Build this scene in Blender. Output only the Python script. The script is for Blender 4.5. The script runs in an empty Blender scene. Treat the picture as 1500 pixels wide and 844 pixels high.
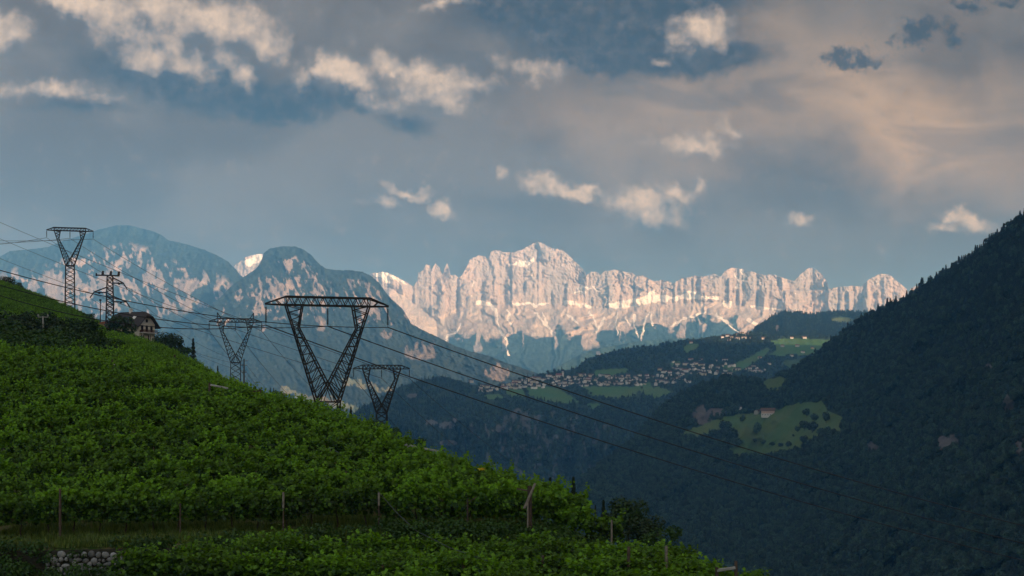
import bpy, math, random
import numpy as np

SC = bpy.context.scene
COL = SC.collection
random.seed(7)
RNG = np.random.default_rng(11)

# ---------------------------------------------------------------- camera, exposure, sun, sky
FOC, CX, HOR = 1954.0, 750.0, 590.0        # focal length, centre column and eye-level row of the 1500 px wide photograph

def at(px, py, Y):
    return ((px - CX) / FOC * Y, Y, (HOR - py) / FOC * Y)

cam_d = bpy.data.cameras.new("camera")
cam = bpy.data.objects.new("camera", cam_d)
COL.objects.link(cam)
cam.rotation_euler = (math.radians(90), 0, 0)
cam_d.sensor_width = 36.0
cam_d.lens = 36.0 * FOC / 1500.0
cam_d.shift_y = (HOR - 422.0) / 1500.0
cam_d.clip_start = 0.5
cam_d.clip_end = 120000
SC.camera = cam

SC.view_settings.view_transform = 'Standard'
SC.view_settings.look = 'None'
SC.view_settings.gamma = 1
SC.view_settings.exposure = 1.25
SC.cycles.use_denoising = True
SC.cycles.volume_bounces = 1
SC.cycles.max_bounces = 6
SC.cycles.diffuse_bounces = 3
SC.cycles.transparent_max_bounces = 8

SUN_AZ = math.radians(138)                  # clockwise from the view direction: behind the camera, to the right
SUN_EL = math.radians(15.5)
sun_d = bpy.data.lights.new("sun", 'SUN')
sun_d.energy = 2.8
sun_d.color = (1.0, 0.85, 0.76)
sun_d.angle = math.radians(0.6)
sun = bpy.data.objects.new("sun", sun_d)
COL.objects.link(sun)
from mathutils import Vector, Matrix
to_sun = Vector((math.sin(SUN_AZ) * math.cos(SUN_EL), math.cos(SUN_AZ) * math.cos(SUN_EL), math.sin(SUN_EL)))
sun.rotation_euler = to_sun.to_track_quat('Z', 'Y').to_euler()

world = bpy.data.worlds.new("World")
SC.world = world
world.use_nodes = True

class NT:
    """short hand for wiring nodes"""
    def __init__(s, tree):
        s.t = tree; s.n = tree.nodes; s.l = tree.links; s.dims = '3D'
    def node(s, kind, **kw):
        nd = s.n.new(kind)
        for k, v in kw.items(): setattr(nd, k, v)
        return nd
    def put(s, sock, v):
        if v is None: return
        if hasattr(v, 'is_output'): s.l.new(v, sock)
        else: sock.default_value = v
    def m(s, op, a, b=None, c=None, clamp=False):
        nd = s.node('ShaderNodeMath', operation=op, use_clamp=clamp)
        s.put(nd.inputs[0], a); s.put(nd.inputs[1], b)
        if c is not None: s.put(nd.inputs[2], c)
        return nd.outputs[0]
    def vm(s, op, a, b=None, scale=None):
        nd = s.node('ShaderNodeVectorMath', operation=op)
        s.put(nd.inputs[0], a)
        if b is not None: s.put(nd.inputs[1], b)
        if scale is not None: s.put(nd.inputs['Scale'], scale)
        return nd.outputs['Value'] if op in ('LENGTH', 'DOT_PRODUCT', 'DISTANCE') else nd.outputs[0]
    def noise(s, vec, scale, detail=4, rough=0.5, dist=0.0, dims=None, color=False):
        nd = s.node('ShaderNodeTexNoise', noise_dimensions=dims or s.dims)
        s.put(nd.inputs['Vector'], vec)
        nd.inputs['Scale'].default_value = scale
        nd.inputs['Detail'].default_value = detail
        nd.inputs['Roughness'].default_value = rough
        nd.inputs['Distortion'].default_value = dist
        return nd.outputs['Color' if color else 0]
    def smooth(s, v, lo, hi, a=0.0, b=1.0):
        nd = s.node('ShaderNodeMapRange', interpolation_type='SMOOTHSTEP')
        s.put(nd.inputs[0], v)
        for i, x in enumerate((lo, hi, a, b)): s.put(nd.inputs[1 + i], x)
        return nd.outputs[0]
    def mix(s, f, a, b):
        nd = s.node('ShaderNodeMix', data_type='RGBA')
        s.put(nd.inputs[0], f)
        for i, v in ((6, a), (7, b)):
            if isinstance(v, tuple) and len(v) == 3: v = v + (1,)
            s.put(nd.inputs[i], v)
        return nd.outputs[2]
    def scale(s, c, f):
        return s.vm('SCALE', c, scale=f)
    def comb(s, x, y, z):
        nd = s.node('ShaderNodeCombineXYZ')
        for i, v in enumerate((x, y, z)): s.put(nd.inputs[i], v)
        return nd.outputs[0]
    def sep(s, v):
        nd = s.node('ShaderNodeSeparateXYZ'); s.put(nd.inputs[0], v); return nd.outputs

# (column, row, half width, half height, tilt in degrees, weight) of the clouds in the sky, in hundredths of the photo's pixels
LIT = [(118,10,60,22,12,1),(175,32,72,36,22,1),(235,20,46,36,0,1),(222,74,48,40,30,1),(290,36,62,36,0,1),(340,44,60,38,10,1),(270,80,60,30,20,.9),
       (388,66,36,24,28,1),(355,112,30,26,0,.85),(320,92,50,30,0,.75),(8,52,40,34,10,.85),(75,132,82,15,0,.7),(150,140,60,10,4,.5),
       (505,112,52,24,24,1),(476,100,26,16,0,.9),(590,102,54,20,12,.85),(632,128,62,36,8,1),(692,124,36,16,6,.75),(560,152,44,18,0,.55),(650,165,50,16,0,.5),(440,110,24,18,0,.55),
       (603,276,36,8,6,.8),(650,306,22,11,28,.85),(560,293,34,9,10,.5),
       (800,272,36,14,22,.85),(838,284,34,12,12,.85),(868,280,26,9,20,.75),(912,297,24,11,20,.7),(955,304,60,28,4,1),(938,290,34,18,0,.9),(988,285,42,20,0,.75),(1025,272,14,11,0,.7),
       (1018,214,60,19,6,.62),(1075,195,28,13,10,.55),(1178,322,19,9,26,.75),(1420,326,42,12,18,.75),(1385,332,28,11,12,.6),(1402,318,22,10,0,.7),
       (1028,46,42,28,8,.95),(975,90,20,10,20,.55),(775,100,54,18,8,.5),(735,252,7,8,0,.5),(650,4,44,9,0,.6),(1005,75,30,12,10,.55)]
DARK = [(880,28,185,52,4,1),(1010,86,115,24,-4,1),(865,92,75,18,8,.95),(745,22,70,26,10,.8),(930,5,150,24,0,1),(700,0,40,20,0,.7),
        (300,128,150,40,12,.8),(385,152,80,28,6,1),(190,105,110,34,14,.55),(440,148,55,34,0,.8),(520,146,34,18,14,.9),(592,182,46,16,10,.55),(120,158,90,12,0,.45)]
RAG = [(1236,88,40,19,4,1),(1262,88,30,14,10,1),(1352,46,40,18,-10,1),(1330,58,30,8,-10,.7),(1396,52,20,14,0,.9),(1414,8,26,13,0,1),(1480,4,24,9,0,.8),(1300,64,14,6,0,.6)]

def build_sky():
    N = NT(world.node_tree); N.dims = '2D'
    N.n.clear()
    out = N.node('ShaderNodeOutputWorld'); bg = N.node('ShaderNodeBackground')
    N.l.new(bg.outputs[0], out.inputs[0])
    STR = 0.08
    bg.inputs[1].default_value = STR
    sky = N.node('ShaderNodeTexSky', sky_type='NISHITA', sun_disc=False)
    sky.sun_elevation = SUN_EL; sky.sun_rotation = SUN_AZ; sky.altitude = 600; sky.air_density = 1.0; sky.dust_density = 2.0
    tc = N.node('ShaderNodeTexCoord')
    d = N.vm('NORMALIZE', tc.outputs['Generated'])
    x, y, z = N.sep(d)
    front = N.smooth(y, 0.45, 0.62)                         # the clouds seen here stand in the eastern sky
    ys = N.m('MAXIMUM', y, 0.25)
    u = N.m('MULTIPLY_ADD', N.m('DIVIDE', x, ys), FOC / 100, CX / 100)
    v = N.m('MULTIPLY_ADD', N.m('DIVIDE', z, ys), -FOC / 100, HOR / 100)
    q = N.comb(u, v, 0.0)
    # the overcast veil all round the sky
    zz = N.m('ADD', N.m('MAXIMUM', z, 0.0), 0.12)
    deck = N.comb(N.m('DIVIDE', x, zz), N.m('DIVIDE', y, zz), 0.0)
    veil_n = N.noise(deck, 0.9, 5, 0.55, 0.3)
    soft_n = N.noise(N.vm('MULTIPLY', q, (1.0, 1.5, 1.0)), 0.42, 5, 0.52, 0.25)
    streak = N.noise(N.vm('MULTIPLY', q, (0.55, 1.9, 1.0)), 0.6, 5, 0.55, 0.5)
    low = N.smooth(z, 0.06, 0.155)                          # 0 at the mountains, 1 higher up
    lowc = (0.145, 0.095, 0.045)
    highc = N.mix(N.smooth(soft_n, 0.35, 0.65), (0.122, 0.082, 0.040), (0.185, 0.140, 0.095))
    base = N.mix(low, lowc, highc)
    # the evening glow in the veil over the right half of the view
    gw = N.vm('ADD', q, N.vm('SCALE', N.vm('SUBTRACT', N.noise(q, 0.5, 4, 0.55, 0.0, color=True), (0.5, 0.5, 0.5)), scale=2.2))
    glow = None
    for (cx, cy, rx, ry, ang, wgt) in ((1320, 165, 330, 120, 6, 1), (1010, 175, 330, 90, 0, .55), (1450, 250, 240, 70, 0, .6), (1200, 60, 260, 70, -10, .5)):
        mp = N.node('ShaderNodeMapping', vector_type='TEXTURE'); N.put(mp.inputs[0], gw)
        mp.inputs[1].default_value = (cx / 100, cy / 100, 0); mp.inputs[2].default_value = (0, 0, math.radians(ang)); mp.inputs[3].default_value = (rx / 100, ry / 100, 1)
        g_ = N.smooth(N.vm('LENGTH', mp.outputs[0]), 1.25, 0.0, 0.0, wgt)
        glow = g_ if glow is None else N.m('MAXIMUM', glow, g_)
    warmf = N.m('MULTIPLY', N.m('MULTIPLY', glow, front), N.smooth(streak, 0.25, 0.6, 0.62, 1.0))
    base = N.mix(N.m('MULTIPLY', warmf, 0.92), base, (0.600, 0.395, 0.205))
    base = N.mix(N.smooth(streak, 0.52, 0.72, 0.0, 0.45), base, (0.092, 0.068, 0.044))
    clear = N.scale(sky.outputs[0], STR * 3.8)
    # towards the evening sun the veil is brighter and warmer, with clear gaps
    west = N.mix(N.smooth(veil_n, 0.42, 0.60), (0.56, 0.50, 0.42), clear)
    base = N.mix(N.smooth(y, 0.55, -0.25), base, west)
    # single clouds: a union of soft ellipses with torn edges
    warp = N.vm('SCALE', N.vm('SUBTRACT', N.noise(q, 3.2, 4, 0.58, 0.0, color=True), (0.5, 0.5, 0.5)), scale=0.34)
    big = N.vm('SCALE', N.vm('SUBTRACT', N.noise(q, 1.1, 3, 0.5, 0.0, color=True), (0.5, 0.5, 0.5)), scale=0.30)
    qw = N.vm('ADD', N.vm('ADD', q, warp), big)
    def union(lst, src):
        best = None
        for (cx, cy, rx, ry, ang, wgt) in lst:
            mp = N.node('ShaderNodeMapping', vector_type='TEXTURE')
            chained = src if best is None else N.vm('ADD', src, N.vm('SCALE', N.comb(best, best, 0.0), scale=1e-7))   # evaluated one after the other
            N.put(mp.inputs[0], chained)
            mp.inputs[1].default_value = (cx / 100, cy / 100, 0)
            mp.inputs[2].default_value = (0, 0, math.radians(ang))
            mp.inputs[3].default_value = (rx / 100 * 1.5, ry / 100 * 1.5, 1)
            r = N.m('SUBTRACT', 1.0, N.vm('LENGTH', mp.outputs[0]), clamp=True)
            r = N.m('MULTIPLY', r, wgt)
            best = r if best is None else N.m('MAXIMUM', best, r)
        return best
    fine = N.noise(q, 4.6, 5, 0.62)
    tiny = N.noise(q, 9.0, 3, 0.6)
    def billow(vec):
        vo = N.node('ShaderNodeTexVoronoi', feature='F1', normalize=True, voronoi_dimensions='2D')
        N.put(vo.inputs['Vector'], vec); vo.inputs['Scale'].default_value = 2.0; vo.inputs['Detail'].default_value = 2.0
        vo.inputs['Roughness'].default_value = 0.55; vo.inputs['Lacunarity'].default_value = 2.1
        return vo.outputs['Distance']
    qb = N.vm('ADD', q, N.vm('SCALE', warp, scale=0.5))
    b1 = billow(qb)
    dk = N.m('ADD', union(DARK, N.vm('ADD', q, N.vm('SCALE', N.vm('ADD', warp, big), scale=0.8))), N.m('MULTIPLY', N.m('SUBTRACT', fine, 0.5), 0.30))
    dk = N.m('MULTIPLY', N.smooth(dk, 0.03, 0.50), front)
    dcol = N.mix(N.smooth(fine, 0.35, 0.7), (0.026, 0.016, 0.004), (0.066, 0.048, 0.030))
    c = N.mix(N.m('MULTIPLY', dk, 0.93), base, dcol)
    thick = union(LIT, qw); above = union(LIT, N.vm('ADD', qw, (0.07, -0.32, 0.0)))
    lt = N.m('ADD', N.m('ADD', thick, N.m('MULTIPLY', N.m('SUBTRACT', fine, 0.5), 0.45)), N.m('MULTIPLY', N.m('SUBTRACT', 0.42, b1), 0.55))
    lt = N.m('MULTIPLY', N.smooth(lt, 0.06, 0.74), front)
    # relief of the lit clouds: the same noise sampled a little towards the light
    n1 = N.noise(q, 1.7, 4, 0.5)
    n2 = N.noise(N.vm('ADD', q, (0.12, -0.16, 0.0)), 1.7, 4, 0.5)
    b2 = billow(N.vm('ADD', qb, (0.07, -0.09, 0.0)))
    rel = N.m('ADD', N.m('MULTIPLY_ADD', N.m('SUBTRACT', n1, n2), 1.6, 0.36), N.m('MULTIPLY', N.m('SUBTRACT', thick, above), 0.80))
    rel = N.m('ADD', rel, N.m('MULTIPLY', N.m('SUBTRACT', b2, b1), 0.75), clamp=True)
    lt = N.m('MULTIPLY', lt, N.smooth(rel, -0.10, 0.35, 0.45, 1.0))
    lcol = N.mix(rel, (0.115, 0.110, 0.110), (0.760, 0.580, 0.420))
    c = N.mix(N.m('MULTIPLY', lt, N.smooth(tiny, 0.25, 0.6, 0.78, 0.97)), c, lcol)
    rg = N.m('ADD', union(RAG, N.vm('ADD', q, N.vm('SCALE', warp, scale=1.3))), N.m('MULTIPLY', N.m('SUBTRACT', N.noise(q, 7.0, 5, 0.7), 0.5), 1.5))
    rg = N.m('MULTIPLY', N.smooth(rg, 0.12, 0.85), front)
    c = N.mix(N.m('MULTIPLY', rg, 0.88), c, (0.032, 0.024, 0.012))
    below = N.smooth(z, -0.05, 0.0)
    c = N.mix(below, (0.05, 0.08, 0.10), c)
    N.l.new(N.scale(c, SKY_GAIN / STR), bg.inputs[0])

SKY_GAIN = 0.44
build_sky()

# ---------------------------------------------------------------- noise and small helpers
_PERM = np.random.default_rng(5).random((512, 512)).astype(np.float64)

def vnoise(x, y):
    xi = np.floor(x).astype(int); yi = np.floor(y).astype(int)
    fx = x - xi; fy = y - yi
    fx = fx * fx * fx * (fx * (fx * 6 - 15) + 10); fy = fy * fy * fy * (fy * (fy * 6 - 15) + 10)
    a = _PERM[xi % 512, yi % 512]; b = _PERM[(xi + 1) % 512, yi % 512]
    c = _PERM[xi % 512, (yi + 1) % 512]; d = _PERM[(xi + 1) % 512, (yi + 1) % 512]
    return (a * (1 - fx) + b * fx) * (1 - fy) + (c * (1 - fx) + d * fx) * fy

def fbm(x, y, o=5, g=0.5):
    s = 0; a = 1; t = 0
    for k in range(o):
        s = s + a * vnoise(x + 17.3 * k, y + 9.1 * k); t += a; a *= g; x = x * 2.03; y = y * 2.03
    return s / t

def ridged(x, y, o=5, g=0.5):
    s = 0; a = 1; t = 0
    for k in range(o):
        s = s + a * (1 - np.abs(2 * vnoise(x + 31.7 * k, y + 5.3 * k) - 1)); t += a; a *= g; x = x * 2.05; y = y * 2.05
    return s / t

def sstep(x, a, b):
    t = np.clip((x - a) / (b - a), 0, 1)
    return t * t * (3 - 2 * t)

def inpoly(px, py, poly):
    r = np.zeros(px.shape, bool); n = len(poly); j = n - 1
    for i in range(n):
        xi, yi = poly[i]; xj, yj = poly[j]
        cond = ((yi > py) != (yj > py)) & (px < (xj - xi) * (py - yi) / (yj - yi + 1e-9) + xi)
        r ^= cond; j = i
    return r

def dist_line(px, py, pts):
    best = np.full(px.shape, 1e9)
    for (x0, y0), (x1, y1) in zip(pts[:-1], pts[1:]):
        dx, dy = x1 - x0, y1 - y0
        t = np.clip(((px - x0) * dx + (py - y0) * dy) / (dx * dx + dy * dy + 1e-9), 0, 1)
        best = np.minimum(best, np.hypot(px - x0 - t * dx, py - y0 - t * dy))
    return best

def lin(pts, x):
    return np.interp(x, [p[0] for p in pts], [p[1] for p in pts])

def mesh_np(name, V, F, attrs=None, smooth=True):
    me = bpy.data.meshes.new(name)
    V = np.asarray(V, np.float32); F = np.asarray(F, np.int32)
    k = F.shape[1]
    me.vertices.add(len(V)); me.vertices.foreach_set('co', V.ravel())
    me.loops.add(F.size); me.loops.foreach_set('vertex_index', F.ravel())
    me.polygons.add(len(F)); me.polygons.foreach_set('loop_start', np.arange(0, F.size, k, dtype=np.int32))
    if smooth: me.polygons.foreach_set('use_smooth', np.ones(len(F), bool))
    me.update(calc_edges=True)
    for nm, a in (attrs or {}).items():
        at_ = me.attributes.new(nm, 'FLOAT', 'POINT')
        at_.data.foreach_set('value', np.asarray(a, np.float32).ravel())
    return me

def link(name, me, mat=None, parent=None, loc=None):
    o = bpy.data.objects.new(name, me); COL.objects.link(o)
    if mat and me is not None and len(me.materials) == 0: me.materials.append(mat)
    if parent: o.parent = parent
    if loc is not None: o.location = loc
    return o

def tag(o, label=None, cat=None, group=None, kind=None):
    if label: o['label'] = label
    if cat: o['category'] = cat
    if group: o['group'] = group
    if kind: o['kind'] = kind
    return o

def thing(name, label, cat, loc=(0, 0, 0), rz=0, group=None):
    o = bpy.data.objects.new(name, None); COL.objects.link(o)
    o.empty_display_size = 0.5
    o.location = loc; o.rotation_euler = (0, 0, rz)
    return tag(o, label, cat, group)

def dup(root, loc, rz=None, label=None, group=None, scale=None):
    r = root.copy(); COL.objects.link(r); r.location = loc
    if rz is not None: r.rotation_euler = (0, 0, rz)
    if scale is not None: r.scale = scale if isinstance(scale, tuple) else (scale,) * 3
    if label: r['label'] = label
    if group: r['group'] = group
    for ch in root.children:
        c = ch.copy(); COL.objects.link(c); c.parent = r
        for g in ch.children:
            e = g.copy(); COL.objects.link(e); e.parent = c
    return r

class MB:
    def __init__(s): s.v = []; s.f = []
    def add(s, vs, fs):
        n = len(s.v); s.v += [tuple(p) for p in vs]; s.f += [tuple(i + n for i in f) for f in fs]; return s
    def box(s, lo, hi):
        x0, y0, z0 = lo; x1, y1, z1 = hi
        return s.add([(x0,y0,z0),(x1,y0,z0),(x1,y1,z0),(x0,y1,z0),(x0,y0,z1),(x1,y0,z1),(x1,y1,z1),(x0,y1,z1)],
                     [(0,3,2,1),(4,5,6,7),(0,1,5,4),(1,2,6,5),(2,3,7,6),(3,0,4,7)])
    def strut(s, a, b, w, w2=None, sides=4):
        a = Vector(a); b = Vector(b); d = b - a
        if d.length < 1e-6: return s
        d.normalize()
        up = Vector((0, 0, 1)) if abs(d.z) < 0.95 else Vector((1, 0, 0))
        p = d.cross(up).normalized(); q = d.cross(p)
        w2 = w if w2 is None else w2
        vs = []
        for c, r in ((a, w), (b, w2)):
            for k in range(sides):
                t = 2 * math.pi * (k + 0.5) / sides
                vs.append(c + (p * math.cos(t) + q * math.sin(t)) * r)
        fs = [(k, (k + 1) % sides, sides + (k + 1) % sides, sides + k) for k in range(sides)]
        fs += [tuple(reversed(range(sides))), tuple(range(sides, 2 * sides))]
        return s.add(vs, fs)
    def tube(s, pts, r, sides=5, r2=None):
        n = len(pts); vs = []
        for i, p in enumerate(pts):
            a = Vector(pts[max(i - 1, 0)]); b = Vector(pts[min(i + 1, n - 1)]); d = (b - a).normalized()
            up = Vector((0, 0, 1)) if abs(d.z) < 0.95 else Vector((1, 0, 0))
            x = d.cross(up).normalized(); y = d.cross(x)
            rr = r if r2 is None else r + (r2 - r) * i / (n - 1)
            for k in range(sides):
                t = 2 * math.pi * k / sides
                vs.append(Vector(p) + (x * math.cos(t) + y * math.sin(t)) * rr)
        fs = [(i * sides + k, i * sides + (k + 1) % sides, (i + 1) * sides + (k + 1) % sides, (i + 1) * sides + k) for i in range(n - 1) for k in range(sides)]
        fs += [tuple(reversed(range(sides))), tuple(range((n - 1) * sides, n * sides))]
        return s.add(vs, fs)
    def lathe(s, prof, c, sides=8):
        vs = []
        for r, z in prof:
            for k in range(sides):
                t = 2 * math.pi * k / sides
                vs.append((c[0] + r * math.cos(t), c[1] + r * math.sin(t), c[2] + z))
        n = len(prof)
        fs = [(i * sides + k, i * sides + (k + 1) % sides, (i + 1) * sides + (k + 1) % sides, (i + 1) * sides + k) for i in range(n - 1) for k in range(sides)]
        return s.add(vs, fs)
    def mesh(s, name, smooth=False):
        me = bpy.data.meshes.new(name); me.from_pydata(s.v, [], s.f); me.update()
        if smooth: me.polygons.foreach_set('use_smooth', [True] * len(me.polygons))
        return me
    def build(s, name, mat, parent=None, smooth=False):
        return link(name, s.mesh(name, smooth), mat, parent)

# ---------------------------------------------------------------- materials
def material(name, fn):
    m = bpy.data.materials.new(name); m.use_nodes = True
    N = NT(m.node_tree); N.n.clear()
    out = N.node('ShaderNodeOutputMaterial')
    fn(N, out)
    return m

def bsdf(N, out, col, rough=0.8, bump=None, bstr=0.4, bdist=1.0, metal=0.0, spec=0.3):
    b = N.node('ShaderNodeBsdfPrincipled')
    if isinstance(col, tuple): col = col + (1,)
    N.put(b.inputs['Base Color'], col); N.put(b.inputs['Roughness'], rough)
    b.inputs['Metallic'].default_value = metal
    b.inputs['Specular IOR Level'].default_value = spec
    if bump is not None:
        bp = N.node('ShaderNodeBump'); bp.inputs['Strength'].default_value = bstr; bp.inputs['Distance'].default_value = bdist
        N.put(bp.inputs['Height'], bump); N.l.new(bp.outputs[0], b.inputs['Normal'])
    N.l.new(b.outputs[0], out.inputs[0])
    return b

def attr(N, nm):
    a = N.node('ShaderNodeAttribute'); a.attribute_name = nm; return a.outputs['Fac']

def pos(N):
    return N.node('ShaderNodeNewGeometry').outputs['Position']

def plain(name, c1, c2=None, scale=3.0, rough=0.8, bump=0.0, metal=0.0, spec=0.3, obj_random=0.0):
    def fn(N, out):
        tc = N.node('ShaderNodeTexCoord')
        n = N.noise(tc.outputs['Object'], scale, 5, 0.6)
        col = N.mix(N.smooth(n, 0.3, 0.7), c1, c2 or tuple(x * 0.7 for x in c1))
        if obj_random:
            oi = N.node('ShaderNodeObjectInfo')
            col = N.scale(col, N.m('MULTIPLY_ADD', oi.outputs['Random'], obj_random, 1 - obj_random / 2))
        bsdf(N, out, col, rough, n if bump else None, bump, 0.02, metal, spec)
    return material(name, fn)

def mountain_mat(name, forest, rockA, rockB, s1, s2, snow=(0.80, 0.77, 0.74), meadow=(0.10, 0.15, 0.045), scree=(0.42, 0.37, 0.33), vert=0.35):
    """rock, scree, snow, meadow and forest by painted ground cover, with grain from noise fixed in the ground"""
    def fn(N, out):
        p = pos(N)
        pv = N.vm('MULTIPLY', p, (1, 1, vert))
        nb = N.noise(pv, s1, 6, 0.6, 0.3)
        nf = N.noise(pv, s2, 5, 0.65)
        rock = N.mix(N.smooth(nb, 0.35, 0.65), rockA, rockB)
        rock = N.mix(N.smooth(nf, 0.45, 0.75, 0, 0.45), rock, tuple(c * 0.55 for c in rockB))
        fcol = N.mix(N.smooth(nf, 0.35, 0.65), tuple(c * 0.5 for c in forest), tuple(c * 1.5 for c in forest))
        def cover(nm, k=0.5):
            return N.smooth(N.m('ADD', attr(N, nm), N.m('MULTIPLY', N.m('SUBTRACT', nf, 0.5), k)), 0.38, 0.62)
        c = N.mix(N.smooth(N.m('ADD', attr(N, 'rock'), N.m('MULTIPLY', N.m('SUBTRACT', nf, 0.5), 0.55)), 0.22, 0.80), fcol, rock)
        c = N.mix(cover('scree', 0.3), c, N.mix(nb, scree, tuple(x * 0.8 for x in scree)))
        c = N.mix(cover('meadow', 0.12), c, N.mix(N.smooth(nb, 0.3, 0.7), meadow, (meadow[0] * 1.5, meadow[1] * 1.0, meadow[2] * 1.0)))
        c = N.mix(cover('snow', 0.35), c, snow)
        bsdf(N, out, c, 0.9, nf, 0.6, 0.25 / s2 * 0.5, spec=0.1)
    return material(name, fn)

M = {}
M['steel'] = plain('galvanised_steel', (0.028, 0.030, 0.028), (0.018, 0.016, 0.015), 0.8, 0.6, 0.0, 0.3)
M['steel_grey'] = plain('weathered_zinc', (0.10, 0.11, 0.11), (0.06, 0.06, 0.06), 0.8, 0.6, 0.0, 0.3)
M['insul'] = plain('brown_glass_insulator', (0.03, 0.022, 0.018), (0.05, 0.04, 0.035), 3, 0.25, spec=0.5)
M['wire'] = plain('cable_aluminium', (0.035, 0.035, 0.04), None, 1, 0.6)
M['post'] = plain('weathered_post_wood', (0.105, 0.072, 0.05), (0.05, 0.036, 0.027), 6, 0.9, 0.4, obj_random=0.5)
M['palewood'] = plain('pale_grey_wood', (0.26, 0.22, 0.17), (0.15, 0.125, 0.10), 6, 0.9, 0.4)
M['concrete'] = plain('pale_concrete', (0.36, 0.35, 0.32), (0.24, 0.23, 0.2), 4, 0.9, 0.2)
M['bark'] = plain('vine_bark', (0.07, 0.05, 0.035), (0.03, 0.022, 0.016), 9, 0.95, 0.5)
M['plaster'] = plain('cream_plaster', (0.66, 0.60, 0.48), (0.56, 0.50, 0.38), 1, 0.9)
M['white'] = plain('white_plaster', (0.72, 0.69, 0.64), (0.58, 0.54, 0.49), 0.4, 0.9, obj_random=0.45)
M['roofdark'] = plain('dark_roof_tiles', (0.06, 0.05, 0.047), (0.035, 0.03, 0.03), 2, 0.85, 0.3)
M['roofred'] = plain('red_roof_tiles', (0.24, 0.085, 0.05), (0.15, 0.055, 0.035), 2, 0.85, 0.3)
M['roofbrown'] = plain('brown_roof_tiles', (0.13, 0.075, 0.055), (0.08, 0.05, 0.04), 0.6, 0.85, obj_random=0.6)
M['wood'] = plain('dark_balcony_wood', (0.09, 0.035, 0.02), (0.05, 0.02, 0.014), 5, 0.8)
M['glass'] = plain('window_glass', (0.03, 0.035, 0.045), None, 2, 0.12, spec=0.6)
M['pink'] = plain('pink_plaster', (0.60, 0.40, 0.32), (0.52, 0.34, 0.27), 0.4, 0.9)
M['stone_grey'] = plain('field_stone', (0.27, 0.265, 0.25), (0.13, 0.13, 0.12), 5, 0.92, 0.6, obj_random=0.9)
M['stone_red'] = plain('red_porphyry_stone', (0.20, 0.135, 0.12), (0.12, 0.08, 0.075), 5, 0.92, 0.6, obj_random=0.4)
M['earth'] = plain('dark_wall_earth', (0.045, 0.04, 0.028), (0.022, 0.024, 0.014), 3, 0.95, 0.6)
M['yellow'] = plain('yellow_plastic', (0.85, 0.62, 0.03), (0.7, 0.45, 0.02), 8, 0.5)

def leaf_mat(name, c1, c2, trans=0.35, rnd=0.5):
    def fn(N, out):
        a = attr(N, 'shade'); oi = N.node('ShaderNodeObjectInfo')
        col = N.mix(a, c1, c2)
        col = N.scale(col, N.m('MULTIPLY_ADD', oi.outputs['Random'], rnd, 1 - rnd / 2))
        b = N.node('ShaderNodeBsdfPrincipled'); N.put(b.inputs['Base Color'], col)
        b.inputs['Roughness'].default_value = 0.5; b.inputs['Specular IOR Level'].default_value = 0.35
        t = N.node('ShaderNodeBsdfTranslucent'); N.put(t.inputs[0], N.vm('MULTIPLY', col, (1.25, 1.15, 0.6)))
        mx = N.node('ShaderNodeMixShader'); mx.inputs[0].default_value = trans
        N.l.new(b.outputs[0], mx.inputs[1]); N.l.new(t.outputs[0], mx.inputs[2]); N.l.new(mx.outputs[0], out.inputs[0])
    return material(name, fn)

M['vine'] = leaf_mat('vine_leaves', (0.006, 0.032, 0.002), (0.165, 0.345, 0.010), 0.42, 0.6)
M['dleaf'] = leaf_mat('dark_broad_leaves', (0.010, 0.030, 0.008), (0.030, 0.070, 0.014), 0.2, 0.5)
M['bush'] = leaf_mat('hedge_leaves', (0.018, 0.055, 0.008), (0.05, 0.115, 0.014), 0.3, 0.4)
M['cypress'] = leaf_mat('cypress_needles', (0.008, 0.02, 0.008), (0.018, 0.04, 0.014), 0.1, 0.3)
M['forest'] = leaf_mat('forest_leaves', (0.010, 0.032, 0.024), (0.062, 0.112, 0.070), 0.25, 1.2)
M['conifer'] = leaf_mat('conifer_needles', (0.007, 0.020, 0.018), (0.020, 0.042, 0.032), 0.1, 0.6)
M['grass'] = leaf_mat('grass_blades', (0.035, 0.100, 0.010), (0.190, 0.230, 0.050), 0.35, 0.8)

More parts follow.
